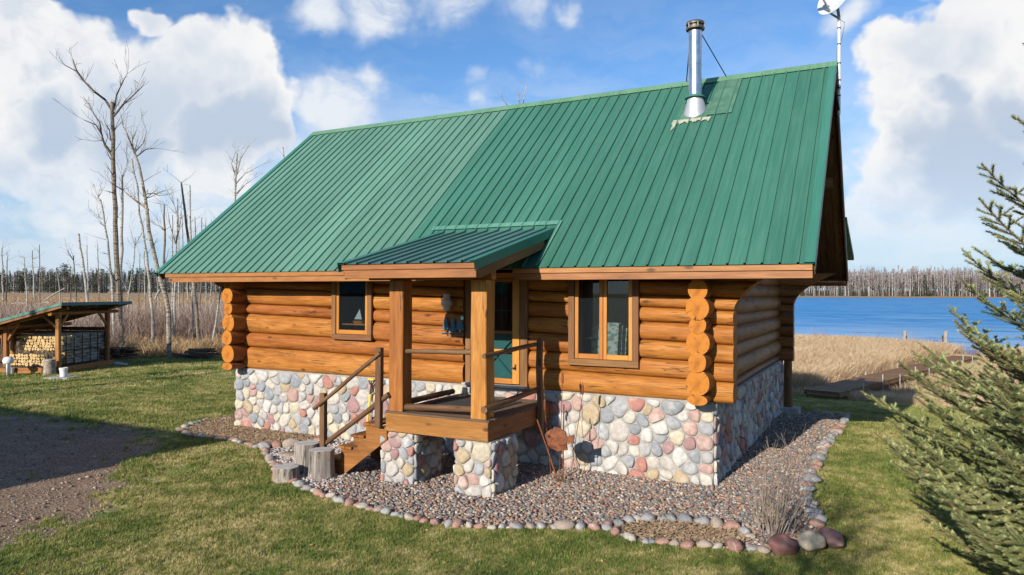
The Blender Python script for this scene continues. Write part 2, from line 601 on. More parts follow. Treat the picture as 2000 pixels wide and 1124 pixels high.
RAIL = wood_mat('weathered_rail_wood', (0.075, 0.036, 0.016), (0.15, 0.075, 0.032), (0.25, 0.145, 0.075), 0.75, 0.5, True, 0.8, 1.0, 0.5)
DECKW = wood_mat('weathered_deck_wood', (0.075, 0.046, 0.028), (0.135, 0.085, 0.055), (0.22, 0.155, 0.11), 0.8, 0.4, False, 0.5, 1.0, 0.5)
STEPW = wood_mat('stair_wood', (0.15, 0.058, 0.013), (0.28, 0.105, 0.022), (0.39, 0.175, 0.05), 0.65, 0.55, True, 0.6, 1.0, 0.4)
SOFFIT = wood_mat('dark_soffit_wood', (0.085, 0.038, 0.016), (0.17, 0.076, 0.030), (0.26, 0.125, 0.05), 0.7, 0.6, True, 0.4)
SHADELOG = wood_mat('shaded_gable_log', (0.15, 0.052, 0.013), (0.27, 0.105, 0.027), (0.36, 0.16, 0.05), 0.6, 0.75, True, 0.7)  # same log wood, darkened to paint in the shade of gable and back walls
BOARDWALKW = wood_mat('boardwalk_wood', (0.13, 0.062, 0.022), (0.22, 0.115, 0.045), (0.31, 0.18, 0.08), 0.75, 0.3, False, 0.3)
SHEDW = wood_mat('shed_post_wood', (0.19, 0.07, 0.016), (0.33, 0.13, 0.028), (0.44, 0.20, 0.055), 0.65, 0.5, True, 0.4)
STUMPBARK = wood_mat('stump_grey_side', (0.09, 0.075, 0.065), (0.30, 0.26, 0.225), (0.52, 0.46, 0.40), 0.85, 0.95, False, 1.0, 0.8, 1.0, 0.2, wear=(0.44, 0.24, 0.09))
STUMPTOP = endgrain_mat('stump_cut_top', (0.40, 0.37, 0.33), (0.56, 0.53, 0.49), 40)
FIREEND = endgrain_mat('firewood_end', (0.50, 0.32, 0.13), (0.66, 0.47, 0.23), 60)
STEEL = plain('galvanised_steel', (0.62, 0.64, 0.66), 0.28, 1.0, 0.18, 5.0, 0.05)
STEELDULL = plain('dull_flue_steel', (0.62, 0.62, 0.62), 0.45, 0.6, 0.2, 5.0, 0.05)
IRON = plain('black_iron', (0.02, 0.02, 0.022), 0.5, 0.5, 0.4)
RUST = plain('rusty_steel', (0.24, 0.075, 0.022), 0.8, 0.0, 0.5, 14.0, 0.6, None, (0.10, 0.03, 0.014))
WHITEP = plain('white_plastic', (0.72, 0.72, 0.70), 0.4, 0.0, 0.12, 4.0, 0.03)
DISHM = plain('dish_grey_white', (0.50, 0.52, 0.54), 0.38, 0.0, 0.10, 2.0, 0.02)
GREYP = plain('grey_plastic', (0.26, 0.27, 0.28), 0.5, 0.0, 0.2)
CONC = plain('concrete', (0.42, 0.40, 0.37), 0.9, 0.0, 0.3, 7.0, 0.5)
YELLOWP = plain('yellow_plastic', (0.80, 0.52, 0.02), 0.4, 0.0, 0.15)
BLACKP = plain('black_plastic', (0.025, 0.025, 0.028), 0.5, 0.0, 0.3)
MATM = plain('door_mat_rubber', (0.04, 0.04, 0.042), 0.95, 0.0, 0.4, 40.0, 0.8)
TEAL = plain('teal_door_paint', (0.052, 0.195, 0.175), 0.45, 0.0, 0.12, 3.0, 0.05)
TEALD = plain('dark_teal', (0.03, 0.13, 0.15), 0.5, 0.0, 0.2, 3.0, 0.05)
SEAL = plain('cream_sealant', (0.40, 0.40, 0.30), 0.8, 0.0, 0.3, 9.0, 0.4)
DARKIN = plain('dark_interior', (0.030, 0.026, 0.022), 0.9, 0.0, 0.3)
SAILC = plain('white_sail_cloth', (0.62, 0.62, 0.58), 0.8, 0.0, 0.1)
CERAM = plain('pale_glazed_jug', (0.62, 0.55, 0.50), 0.35, 0.0, 0.35, 9.0, 0.1)
BLUEMET = plain('blue_green_metal', (0.035, 0.13, 0.19), 0.45, 0.2, 0.35, 8.0)
TARP = plain('blue_tarp', (0.20, 0.28, 0.42), 0.5, 0.0, 0.3, 5.0, 0.4)
ICE = plain('pale_snow_patch', (0.72, 0.74, 0.78), 0.7, 0.0, 0.2, 3.0, 0.4)


def fabric_mat():
    m, nt, out = new_mat('patterned_chair_fabric')
    v, rv, ov = objvec(nt)
    vo = nd(nt, 'ShaderNodeTexVoronoi', None, {'Vector': v, 'Scale': 22.0})
    c = ramp(nt, vo.outputs['Color'], [(0.0, (0.55, 0.55, 0.45)), (0.45, (0.20, 0.30, 0.26)), (0.7, (0.55, 0.50, 0.38))], 'CONSTANT')
    bsdf(nt, out, c, 0.9)
    return m


FABRIC = fabric_mat()


def roof_mat(name, c_a, c_b, chalk, rough=0.42):
    m, nt, out = new_mat(name)
    p = wpos(nt)
    n1 = noi(nt, vscale(nt, p, (1.0, 0.25, 0.25)), 1.6, 5.0, 0.6)
    n2 = noi(nt, vscale(nt, p, (30.0, 1.0, 1.0)), 1.0, 4.0, 0.6)
    n3 = noi(nt, p, 30.0, 3.0, 0.6)
    c = mixc(nt, smooth(nt, n1, 0.35, 0.7), c_a, c_b)
    c = mixc(nt, smooth(nt, n2, 0.35, 0.75, 0.0, 0.6), c, chalk)
    oi = nt.nodes.new('ShaderNodeObjectInfo').outputs['Random']
    hs = nd(nt, 'ShaderNodeHueSaturation', None, {'Value': mth(nt, 'ADD', 0.91, mth(nt, 'MULTIPLY', oi, 0.18)), 'Color': c})
    c = hs.outputs[0]
    dr = noi(nt, vscale(nt, p, (7.0, 0.35, 0.35)), 1.0, 5.0, 0.65)
    c = mixc(nt, smooth(nt, dr, 0.52, 0.75, 0.0, 0.35), c, tuple(0.55 * q for q in c_a))
    sc = nd(nt, 'ShaderNodeTexVoronoi', None, {'Vector': p, 'Scale': 5.5}).outputs['Distance']
    c = mixc(nt, smooth(nt, sc, 0.02, 0.045, 0.55, 0.0), c, (0.35, 0.40, 0.34))
    bsdf(nt, out, c, mth(nt, 'ADD', rough, mth(nt, 'MULTIPLY', n1, 0.15)), 0.0, mth(nt, 'ADD', mth(nt, 'MULTIPLY', n3, 0.05), noi(nt, vscale(nt, p, (4.0, 1.6, 1.6)), 1.0, 2.0, 0.5)), 0.35, 0.012, 0.5)
    return m


ROOFA = roof_mat('green_roof_metal', (0.034, 0.132, 0.088), (0.040, 0.150, 0.102), (0.072, 0.185, 0.135))
ROOFB = roof_mat('faded_green_roof_metal', (0.080, 0.192, 0.135), (0.095, 0.22, 0.16), (0.16, 0.28, 0.22), 0.42)
ROOFC = roof_mat('porch_roof_metal', (0.06, 0.15, 0.125), (0.08, 0.18, 0.15), (0.13, 0.21, 0.185), 0.34)
ROOFT = roof_mat('green_trim_metal', (0.036, 0.16, 0.112), (0.042, 0.18, 0.13), (0.07, 0.21, 0.16), 0.4)
ROOFR = roof_mat('ridge_cap_metal', (0.09, 0.20, 0.11), (0.11, 0.23, 0.13), (0.16, 0.28, 0.17), 0.4)
FLASH = roof_mat('pale_flashing_metal', (0.065, 0.20, 0.14), (0.08, 0.225, 0.16), (0.17, 0.29, 0.22), 0.45)

STONE_STOPS = [(0.0, (0.52, 0.475, 0.41)), (0.12, (0.33, 0.335, 0.35)), (0.23, (0.53, 0.505, 0.475)), (0.34, (0.40, 0.165, 0.13)), (0.44, (0.53, 0.46, 0.34)),
               (0.54, (0.25, 0.265, 0.29)), (0.63, (0.44, 0.28, 0.24)), (0.72, (0.47, 0.43, 0.39)), (0.80, (0.42, 0.32, 0.20)), (0.86, (0.34, 0.19, 0.19)), (0.93, (0.39, 0.375, 0.365))]


def stone_mat(name, dark=1.0, src='tint', rough=0.75, scale=14.0, stops=STONE_STOPS, pale=0.45):
    m, nt, out = new_mat(name)
    v, rv, ov = objvec(nt)
    if src == 'tint':
        t = nd(nt, 'ShaderNodeAttribute', {'attribute_name': 'tint'}).outputs['Fac']
        v = vmth(nt, 'ADD', wpos(nt), nd(nt, 'ShaderNodeCombineXYZ', None, {0: mth(nt, 'MULTIPLY', t, 50.0)}).outputs[0])
    else:
        t = rv
    base = ramp(nt, t, [(p, tuple(x * dark for x in c)) for p, c in stops], 'CONSTANT')
    n1 = noi(nt, v, scale, 5.0, 0.65)
    n2 = noi(nt, v, scale * 0.25, 3.0, 0.6)
    n3 = noi(nt, v, scale * 7, 3.0, 0.6)
    c = mixc(nt, smooth(nt, n1, 0.3, 0.7, 0.40, 0.0), base, (0.12 * dark, 0.115 * dark, 0.11 * dark))
    c = mixc(nt, smooth(nt, n2, 0.5, 0.75, 0.0, pale), c, (0.62 * dark, 0.58 * dark, 0.50 * dark))
    c = mixc(nt, smooth(nt, n3, 0.58, 0.72, 0.0, 0.35), c, (0.10 * dark, 0.09 * dark, 0.09 * dark))
    bsdf(nt, out, c, rough, 0.0, mth(nt, 'ADD', n1, mth(nt, 'MULTIPLY', n3, 0.4)), 0.45, 0.012, 0.3)
    return m


WALLSTONE = stone_mat('wall_cobblestone')
PEB_STOPS = [(0.0, (0.16, 0.155, 0.155)), (0.14, (0.34, 0.175, 0.11)), (0.27, (0.42, 0.355, 0.29)), (0.37, (0.10, 0.105, 0.11)), (0.47, (0.38, 0.22, 0.145)),
             (0.57, (0.23, 0.215, 0.205)), (0.67, (0.26, 0.11, 0.075)), (0.75, (0.54, 0.47, 0.39)), (0.84, (0.14, 0.13, 0.13)), (0.92, (0.42, 0.27, 0.135))]
PEBBLE = stone_mat('bed_pebble', 1.0, 'rand', 0.7, 60.0, PEB_STOPS)
PALE_STOPS = [(0.0, (0.50, 0.45, 0.42)), (0.2, (0.38, 0.34, 0.33)), (0.4, (0.56, 0.50, 0.45)), (0.6, (0.44, 0.31, 0.28)), (0.75, (0.30, 0.28, 0.28)), (0.88, (0.54, 0.46, 0.38))]
PALEPEB = stone_mat('pale_pebble', 1.0, 'rand', 0.7, 60.0, PALE_STOPS)
ROCK_STOPS = [(0.0, (0.34, 0.33, 0.32)), (0.16, (0.33, 0.16, 0.12)), (0.32, (0.42, 0.37, 0.30)), (0.46, (0.20, 0.21, 0.22)), (0.58, (0.38, 0.20, 0.15)), (0.72, (0.30, 0.29, 0.29)), (0.86, (0.36, 0.28, 0.22))]
DRIVEST = stone_mat('drive_stone', 1.0, 'rand', 0.85, 40.0, [(0.0, (0.32, 0.24, 0.175)), (0.3, (0.20, 0.14, 0.10)), (0.6, (0.42, 0.34, 0.26)), (0.8, (0.15, 0.12, 0.10))])
ROCK = stone_mat('border_rock', 1.0, 'rand', 0.8, 9.0, ROCK_STOPS)
REDROCK = stone_mat('red_boulder', 1.0, 'rand', 0.8, 9.0, [(0.0, (0.17, 0.062, 0.055)), (1.0, (0.17, 0.062, 0.055))], 0.1)
PURROCK = stone_mat('purple_boulder', 1.0, 'rand', 0.8, 9.0, [(0.0, (0.20, 0.10, 0.10)), (1.0, (0.20, 0.10, 0.10))], 0.15)
TANROCK = stone_mat('tan_boulder', 1.0, 'rand', 0.8, 9.0, [(0.0, (0.40, 0.34, 0.25)), (1.0, (0.40, 0.34, 0.25))], 0.2)
SLABSTONE = stone_mat('stepping_stone', 1.0, 'rand', 0.85, 7.0, [(0.0, (0.30, 0.22, 0.14)), (1.0, (0.30, 0.22, 0.14))])


def mortar_mat():
    m, nt, out = new_mat('grey_mortar')
    p = wpos(nt)
    n1 = noi(nt, p, 9.0, 6.0, 0.7)
    n2 = noi(nt, p, 70.0, 3.0, 0.6)
    c = mixc(nt, smooth(nt, n1, 0.3, 0.7), (0.24, 0.225, 0.20), (0.37, 0.355, 0.325))
    bsdf(nt, out, c, 0.95, 0.0, mth(nt, 'ADD', n1, n2), 0.6, 0.012, 0.1)
    return m


MORTAR = mortar_mat()


def glass_mat(name, tint=(0.55, 0.62, 0.66), boost=1.0):
    m, nt, out = new_mat(name)
    gl = nd(nt, 'ShaderNodeBsdfGlossy', None, {'Color': (0.95, 0.97, 1.0), 'Roughness': 0.015})
    tr = nd(nt, 'ShaderNodeBsdfTransparent', None, {'Color': tint})
    fr = nd(nt, 'ShaderNodeFresnel', None, {'IOR': 1.6})
    mx = nd(nt, 'ShaderNodeMixShader', None, {0: mth(nt, 'MULTIPLY', fr.outputs[0], boost, clamp=True), 1: tr.outputs[0], 2: gl.outputs[0]})
    nt.links.new(mx.outputs[0], out.inputs[0])
    return m


GLASS = glass_mat('window_glass')


def screen_mat():
    m, nt, out = new_mat('insect_screen_mesh')
    df = nd(nt, 'ShaderNodeBsdfDiffuse', None, {'Color': (0.16, 0.18, 0.20, 1.0)})
    tr = nd(nt, 'ShaderNodeBsdfTransparent', None, {'Color': (1.0, 1.0, 1.0, 1.0)})
    mx = nd(nt, 'ShaderNodeMixShader', None, {0: 0.15, 1: tr.outputs[0], 2: df.outputs[0]})
    nt.links.new(mx.outputs[0], out.inputs[0])
    return m


SCREEN = screen_mat()


def bark_mat(name, base, dark, sc=7.0, band=1.0, rough=0.85):
    """birch-like bark: pale with dark horizontal lenticels and scars"""
    m, nt, out = new_mat(name)
    p = wpos(nt)
    oi = nt.nodes.new('ShaderNodeObjectInfo').outputs['Random']
    v = vmth(nt, 'ADD', p, nd(nt, 'ShaderNodeCombineXYZ', None, {2: mth(nt, 'MULTIPLY', oi, 30.0)}).outputs[0])
    a = noi(nt, vscale(nt, v, (1.2, 1.2, 6.0 * band)), sc * 0.35, 4.0, 0.65)
    b = noi(nt, v, sc * 0.16, 4.0, 0.6)
    c = mixc(nt, smooth(nt, a, 0.50, 0.60), base, dark)
    c = mixc(nt, smooth(nt, b, 0.48, 0.7, 0.0, 0.6), c, tuple(0.6 * x for x in dark))
    bsdf(nt, out, c, rough, 0.0, a, 0.4, 0.02, 0.2)
    return m


BIRCH = bark_mat('white_birch_bark', (0.38, 0.35, 0.31), (0.13, 0.13, 0.11))
ASPEN = bark_mat('grey_brown_bark', (0.22, 0.175, 0.13), (0.075, 0.056, 0.042), 9.0)
MIXBARK = bark_mat('tan_birch_bark', (0.31, 0.27, 0.21), (0.09, 0.07, 0.055), 8.0)
DARKBARK = bark_mat('dark_bark', (0.12, 0.095, 0.075), (0.05, 0.04, 0.032), 9.0)
TWIGM = plain('dry_twig', (0.20, 0.155, 0.125), 0.9, 0.0, 0.4, 3.0, 0.2)
SPRUCEBARK = plain('spruce_twig_bark', (0.22, 0.145, 0.065), 0.85, 0.0, 0.4, 20.0, 0.4)


def rand_mat(name, stops, rough=0.85, nscale=1.5, both=False, spec=0.25, trans=0.0):
    m, nt, out = new_mat(name)
    oi = nt.nodes.new('ShaderNodeObjectInfo').outputs['Random']
    p = wpos(nt)
    t = nd(nt, 'ShaderNodeAttribute', {'attribute_name': 'tint'}).outputs['Fac']
    n = noi(nt, p, nscale, 4.0, 0.6)
    f = mth(nt, 'ADD', mth(nt, 'MULTIPLY', mth(nt, 'ADD', oi, t), 0.35), mth(nt, 'MULTIPLY', n, 0.55), clamp=True)
    c = ramp(nt, f, stops)
    pr = bsdf(nt, out, c, rough, 0.0, spec=spec)
    if trans:
        tl = nd(nt, 'ShaderNodeBsdfTranslucent', None, {'Color': c})
        mx = nd(nt, 'ShaderNodeMixShader', None, {0: trans, 1: pr.outputs[0], 2: tl.outputs[0]})
        nt.links.new(mx.outputs[0], out.inputs[0])
    return m


REED = rand_mat('dry_reed', [(0.2, (0.32, 0.185, 0.10)), (0.42, (0.51, 0.34, 0.19)), (0.6, (0.62, 0.45, 0.27)), (0.85, (0.72, 0.56, 0.37))], 0.8, 0.35, trans=0.25)
MARSHG = rand_mat('dry_marsh_grass', [(0.2, (0.26, 0.15, 0.08)), (0.5, (0.42, 0.27, 0.14)), (0.85, (0.55, 0.40, 0.22))], 0.85, 0.3, trans=0.2)
BRUSH = rand_mat('bare_brush_twig', [(0.2, (0.14, 0.080, 0.055)), (0.5, (0.25, 0.165, 0.125)), (0.85, (0.46, 0.38, 0.32))], 0.9, 0.15)
FARTWIG = rand_mat('far_twig_crown', [(0.2, (0.12, 0.095, 0.09)), (0.8, (0.23, 0.185, 0.175))], 0.9, 0.05)
FARBIRCH = rand_mat('far_birch_trunk', [(0.2, (0.24, 0.22, 0.205)), (0.8, (0.50, 0.48, 0.46))], 0.9, 0.05)
CONIFER = rand_mat('far_conifer_needles', [(0.2, (0.040, 0.052, 0.036)), (0.8, (0.085, 0.10, 0.066))], 0.9, 0.2)
RUSSET = rand_mat('russet_shore_shrub', [(0.2, (0.16, 0.075, 0.045)), (0.8, (0.30, 0.17, 0.10))], 0.9, 0.05)
NEEDLE = rand_mat('spruce_needles', [(0.15, (0.075, 0.115, 0.042)), (0.45, (0.18, 0.215, 0.082)), (0.8, (0.34, 0.345, 0.15))], 0.5, 3.0, spec=0.4, trans=0.12)
LEAFM = rand_mat('fallen_leaf', [(0.1, (0.25, 0.08, 0.03)), (0.5, (0.40, 0.17, 0.06)), (0.9, (0.45, 0.30, 0.14))], 0.8, 3.0)
CHIP = rand_mat('wood_chip', [(0.1, (0.15, 0.095, 0.06)), (0.5, (0.33, 0.23, 0.14)), (0.9, (0.56, 0.44, 0.30))], 0.85, 3.0)


def lawn_colour(nt, p):
    n1 = noi(nt, p, 0.55, 5.0, 0.6)
    n2 = noi(nt, p, 2.6, 5.0, 0.65)
    n3 = noi(nt, p, 17.0, 3.0, 0.6)
    f = mth(nt, 'ADD', mth(nt, 'ADD', mth(nt, 'MULTIPLY', n1, 0.36), mth(nt, 'MULTIPLY', n2, 0.44)), mth(nt, 'MULTIPLY', n3, 0.30))
    return ramp(nt, f, [(0.43, (0.042, 0.092, 0.014)), (0.505, (0.105, 0.165, 0.030)), (0.57, (0.26, 0.25, 0.078)), (0.655, (0.56, 0.46, 0.23))]), n3


def lawn_mats():
    m, nt, out = new_mat('lawn_blade')
    c, n3 = lawn_colour(nt, wpos(nt))
    oi = nt.nodes.new('ShaderNodeObjectInfo').outputs['Random']
    t = nd(nt, 'ShaderNodeAttribute', {'attribute_name': 'tint'}).outputs['Fac']
    c = mixc(nt, mth(nt, 'MULTIPLY', t, 0.5), c, (0.36, 0.33, 0.11))
    hs = nd(nt, 'ShaderNodeHueSaturation', None, {'Value': mth(nt, 'ADD', 0.85, mth(nt, 'MULTIPLY', oi, 0.6)), 'Color': c})
    pr = bsdf(nt, out, hs.outputs[0], 0.6, spec=0.25)
    tl = nd(nt, 'ShaderNodeBsdfTranslucent', None, {'Color': hs.outputs[0]})
    mx = nd(nt, 'ShaderNodeMixShader', None, {0: 0.3, 1: pr.outputs[0], 2: tl.outputs[0]})
    nt.links.new(mx.outputs[0], out.inputs[0])
    g, nt, out = new_mat('ground')
    p = wpos(nt)
    c, n3 = lawn_colour(nt, p)

    def at_(nm):
        return nd(nt, 'ShaderNodeAttribute', {'attribute_name': nm}).outputs['Fac']
    edge = mth(nt, 'ADD', mth(nt, 'MULTIPLY', mth(nt, 'SUBTRACT', noi(nt, p, 1.1, 5.0, 0.65), 0.5), 1.3),
               mth(nt, 'MULTIPLY', mth(nt, 'SUBTRACT', noi(nt, p, 6.0, 4.0, 0.65), 0.5), 0.6))
    dn = noi(nt, p, 24.0, 5.0, 0.7)
    dn2 = noi(nt, p, 2.0, 4.0, 0.6)
    dirt = mixc(nt, smooth(nt, dn, 0.36, 0.66), (0.115, 0.072, 0.045), (0.37, 0.255, 0.170))
    dirt = mixc(nt, smooth(nt, dn2, 0.45, 0.7, 0.0, 0.5), dirt, (0.38, 0.27, 0.185))
    gv = nd(nt, 'ShaderNodeTexVoronoi', None, {'Vector': p, 'Scale': 26.0})
    dirt = mixc(nt, smooth(nt, gv.outputs['Distance'], 0.12, 0.3, 0.45, 0.0), dirt, (0.40, 0.27, 0.19))
    c = mixc(nt, smooth(nt, mth(nt, 'ADD', at_('dirt'), edge), 0.42, 0.58), c, dirt)
    mn = noi(nt, p, 0.8, 6.0, 0.7)
    marsh = mixc(nt, smooth(nt, mn, 0.35, 0.65), (0.24, 0.15, 0.085), (0.46, 0.32, 0.185))
    c = mixc(nt, smooth(nt, mth(nt, 'ADD', at_('marsh'), mth(nt, 'MULTIPLY', edge, 0.3)), 0.4, 0.6), c, marsh)
    bsdf(nt, out, c, 0.95, 0.0, mth(nt, 'ADD', dn, n3), 0.6, 0.03, 0.1)
    return m, g


BLADE, GROUND = lawn_mats()


def bed_mat():
    m, nt, out = new_mat('gravel_bed_base')
    p = wpos(nt)
    vo = nd(nt, 'ShaderNodeTexVoronoi', None, {'Vector': p, 'Scale': 34.0})
    c = ramp(nt, nd(nt, 'ShaderNodeSeparateColor', None, {0: vo.outputs['Color']}).outputs[0], [(a, tuple(x * 0.6 for x in b)) for a, b in PEB_STOPS], 'CONSTANT')
    bsdf(nt, out, c, 0.9, 0.0, vo.outputs['Distance'], 0.8, 0.02)
    return m


BEDM = bed_mat()


def mulch_mat():
    m, nt, out = new_mat('mulch_base')
    n = noi(nt, wpos(nt), 40.0, 5.0, 0.7)
    bsdf(nt, out, mixc(nt, smooth(nt, n, 0.35, 0.65), (0.10, 0.065, 0.035), (0.33, 0.22, 0.12)), 0.95, 0.0, n, 0.8, 0.02)
    return m


MULCH = mulch_mat()


def water_mat():
    m, nt, out = new_mat('lake_water')
    p = wpos(nt)
    w1 = noi(nt, vscale(nt, p, (1.0, 0.55, 1.0)), 1.5, 4.0, 0.6)
    w2 = noi(nt, vscale(nt, p, (0.05, 0.16, 1.0)), 1.0, 5.0, 0.6)
    calm = smooth(nt, w2, 0.48, 0.60)
    shore = nd(nt, 'ShaderNodeAttribute', {'attribute_name': 'calm'}).outputs['Fac']
    calm = mth(nt, 'MAXIMUM', mth(nt, 'MULTIPLY', calm, 0.30), mth(nt, 'MULTIPLY', shore, smooth(nt, w2, 0.36, 0.50)), clamp=True)
    rip = noi(nt, vscale(nt, p, (0.22, 0.9, 1.0)), 1.0, 5.0, 0.65)
    far_r = noi(nt, vscale(nt, p, (0.012, 0.05, 1.0)), 1.0, 4.0, 0.6)
    c = mixc(nt, smooth(nt, rip, 0.38, 0.62), (0.016, 0.17, 0.43), (0.075, 0.30, 0.58))
    c = mixc(nt, smooth(nt, far_r, 0.5, 0.7, 0.0, 0.5), c, (0.09, 0.27, 0.50))
    c = mixc(nt, calm, c, (0.30, 0.47, 0.64))  # low sky reflected in calm water, painted in as a paler blue
    b = nd(nt, 'ShaderNodeBump', None, {'Strength': 0.6, 'Distance': 0.3, 'Height': w1}).outputs[0]
    df = nd(nt, 'ShaderNodeBsdfDiffuse', None, {'Color': c, 'Normal': b})
    gl = nd(nt, 'ShaderNodeBsdfGlossy', None, {'Color': (0.55, 0.78, 1.0, 1.0), 'Roughness': 0.22, 'Normal': b})
    fac = mth(nt, 'ADD', 0.13, mth(nt, 'MULTIPLY', calm, 0.35))
    mx = nd(nt, 'ShaderNodeMixShader', None, {0: fac, 1: df.outputs[0], 2: gl.outputs[0]})
    nt.links.new(mx.outputs[0], out.inputs[0])
    return m


WATER = water_mat()


# ------------------------------------------------------------------ ground, lake, beds
SHX = [-400, -60, -30, -10, -4.9, 1.1, 7.8, 12, 16, 30, 80, 200, 700, 3000]
SHY = [900, 400, 120, 66, 60, 59.6, 53, 51, 52, 60, 80, 110, 220, 320]
WATER_Z = -1.9


def lake_s(x, y):
    return y - np.interp(x, SHX, SHY)


def smst(a, lo, hi):
    t = np.clip((a - lo) / (hi - lo), 0, 1)
    return t * t * (3 - 2 * t)


def ground_z(x, y):
    x, y = np.asarray(x, float), np.asarray(y, float)
    dx, dy = x - CAM[0], y - CAM[1]
    r = np.hypot(dx, dy)
    dep = dx * FW[0] + dy * FW[1]
    s = lake_s(x, y)
    z = -np.clip(0.1 * (y - 7.0), 0, 1.7) * smst(x, -20, -10)
    w = smst(s, -6, 6)
    z = z * (1 - w) - 2.8 * w
    left = 1 - smst(s, -60, 0)
    z = z + 2.35 * smst(r, 70, 330) * left
    far = smst(dep, 1080, 1170)
    z = np.where(s > 0, z + 3.5 * far + 9.0 * smst(dep, 1230, 1400), z)
    return z


ang = np.linspace(0, 2 * math.pi, 361)[:-1]
rad = np.concatenate([[0.0], np.geomspace(0.6, 4500, 150)])
vs = [(CAM[0], CAM[1], 0.0)]
for r_ in rad[1:]:
    xs = CAM[0] + r_ * np.cos(ang)
    ys = CAM[1] + r_ * np.sin(ang)
    zs = ground_z(xs, ys)
    vs += list(zip(xs, ys, zs))
fs = [(0, 1 + j, 1 + (j + 1) % 360) for j in range(360)]
for i in range(len(rad) - 2):
    b = 1 + i * 360
    for j in range(360):
        j2 = (j + 1) % 360
        fs.append((b + j, b + 360 + j, b + 360 + j2, b + j2))
gm = bpy.data.meshes.new('ground')
gm.from_pydata(vs, [], fs)
gm.materials.append(GROUND)
gm.polygons.foreach_set('use_smooth', [True] * len(fs))
gv = np.array(vs)

DIRT = [(-40, -1.2), (-14.0, -1.3), (-11.3, -0.9), (-9.6, -2.3), (-7.8, -4.0), (-6.6, -5.4), (-6.7, -6.9), (-9, -9), (-40, -11)]


def dist_poly(poly, x, y):
    """signed distance, positive inside"""
    d = np.full(x.shape, 1e9)
    for i in range(len(poly)):
        ax, ay = poly[i]
        bx, by = poly[(i + 1) % len(poly)]
        t = np.clip(((x - ax) * (bx - ax) + (y - ay) * (by - ay)) / ((bx - ax) ** 2 + (by - ay) ** 2), 0, 1)
        d = np.minimum(d, np.hypot(x - ax - t * (bx - ax), y - ay - t * (by - ay)))
    return np.where(inpoly(poly, x, y), d, -d)


def dirt_f(x, y):
    return np.clip(0.5 + dist_poly(DIRT, np.asarray(x, float), np.asarray(y, float)) / 2.2, 0, 1)


REEDLINE_X = [-60, -8, -1.0, 1.0, 3.2, 5.1, 30]
REEDLINE_Y = [24, 24, 22.8, 20.6, 20.2, 19.6, 18]
BRUSHLINE_X = [-60, -33, -29.5, -27.2, -25.4, -22, -10]
BRUSHLINE_Y = [-4, 3.0, 6.0, 9.5, 12.5, 13.6, 14.5]


def marsh_d(x, y):
    x = np.asarray(x, float)
    return np.where(x > -9, y - np.interp(x, REEDLINE_X, REEDLINE_Y), y - np.interp(x, BRUSHLINE_X, BRUSHLINE_Y))


a1 = gm.attributes.new('dirt', 'FLOAT', 'POINT')
a1.data.foreach_set('value', dirt_f(gv[:, 0], gv[:, 1]).astype(np.float32))
a2 = gm.attributes.new('marsh', 'FLOAT', 'POINT')
a2.data.foreach_set('value', np.clip(0.5 + marsh_d(gv[:, 0], gv[:, 1]) / 1.6, 0, 1).astype(np.float32))
link('ground', gm, None, (0, 0, 0), None, 'structure')

# lake: one sheet, finer towards the near shore
lx = np.concatenate([-np.geomspace(85, 900, 16)[::-1], np.linspace(-80, 60, 40), np.geomspace(66, 2200, 24)])
ly = np.concatenate([np.linspace(42, 114, 37), np.geomspace(120, 2200, 32)])
vs, fs, cl = [], [], []
for y in ly:
    for x in lx:
        vs.append((x, y, WATER_Z))
        s = float(lake_s(x, y))
        cl.append(max(0.0, 1 - max(s, 0) / 80.0))
nx = len(lx)
for i in range(len(ly) - 1):
    for j in range(nx - 1):
        fs.append((i * nx + j, i * nx + j + 1, (i + 1) * nx + j + 1, (i + 1) * nx + j))
wm = bpy.data.meshes.new('lake')
wm.from_pydata(vs, [], fs)
wm.materials.append(WATER)
aw = wm.attributes.new('calm', 'FLOAT', 'POINT')
aw.data.foreach_set('value', cl)
link('lake', wm, None, (0, 0, 0), None, 'structure')

BED = [(-11.4, 8.0), (-11.35, 0.2), (-10.9, -0.9), (-10.15, -1.22), (-8.95, -1.12), (-7.9, -1.42), (-7.03, -2.03), (-6.08, -2.67), (-5.24, -3.04),
       (-4.06, -3.31), (-3.13, -3.43), (-2.52, -3.38), (-1.8, -3.12), (-1.28, -2.80), (-0.78, -2.60), (-0.32, -2.82), (0.25, -2.72), (0.79, -2.54), (1.11, -2.46),
       (1.35, -2.35), (1.56, -2.05), (1.53, -1.2), (1.30, -0.11), (1.24, 1.1), (1.24, 3.1), (1.35, 5.3), (1.48, 7.4), (1.3, 9.0), (0.3, 9.3),
       (-0.2, 8.07), (-0.2, 0.15), (-10.1, 0.15), (-10.1, 8.0)]
MULCH_A = [(-11.4, 8.0), (-11.35, 0.2), (-10.9, -0.9), (-10.15, -1.2), (-8.95, -1.1), (-7.95, -1.35), (-7.6, -0.9), (-7.3, 0.15), (-10.1, 0.15), (-10.1, 8)]
MULCH_B = [(-0.74, -2.55), (-0.32, -2.80), (0.25, -2.70), (0.79, -2.50), (0.9, -2.2), (0.66, -1.84), (-0.03, -1.86), (-0.67, -2.2)]


def sheet(name, poly, z, mat, kind='structure', parent=None):
    bm = bmesh.new()
    vv = [bm.verts.new((x, y, z + float(ground_z(x, y)))) for x, y in poly]
    f = bm.faces.new(vv)
    bmesh.ops.triangulate(bm, faces=[f])
    bmesh.ops.recalc_face_normals(bm, faces=bm.faces)
    me = bpy.data.meshes.new(name)
    bm.to_mesh(me)
    bm.free()
    if me.polygons[0].normal.z < 0:
        me.flip_normals()
    me.materials.append(mat)
    return link(name, me, parent, (0, 0, 0), None, kind)


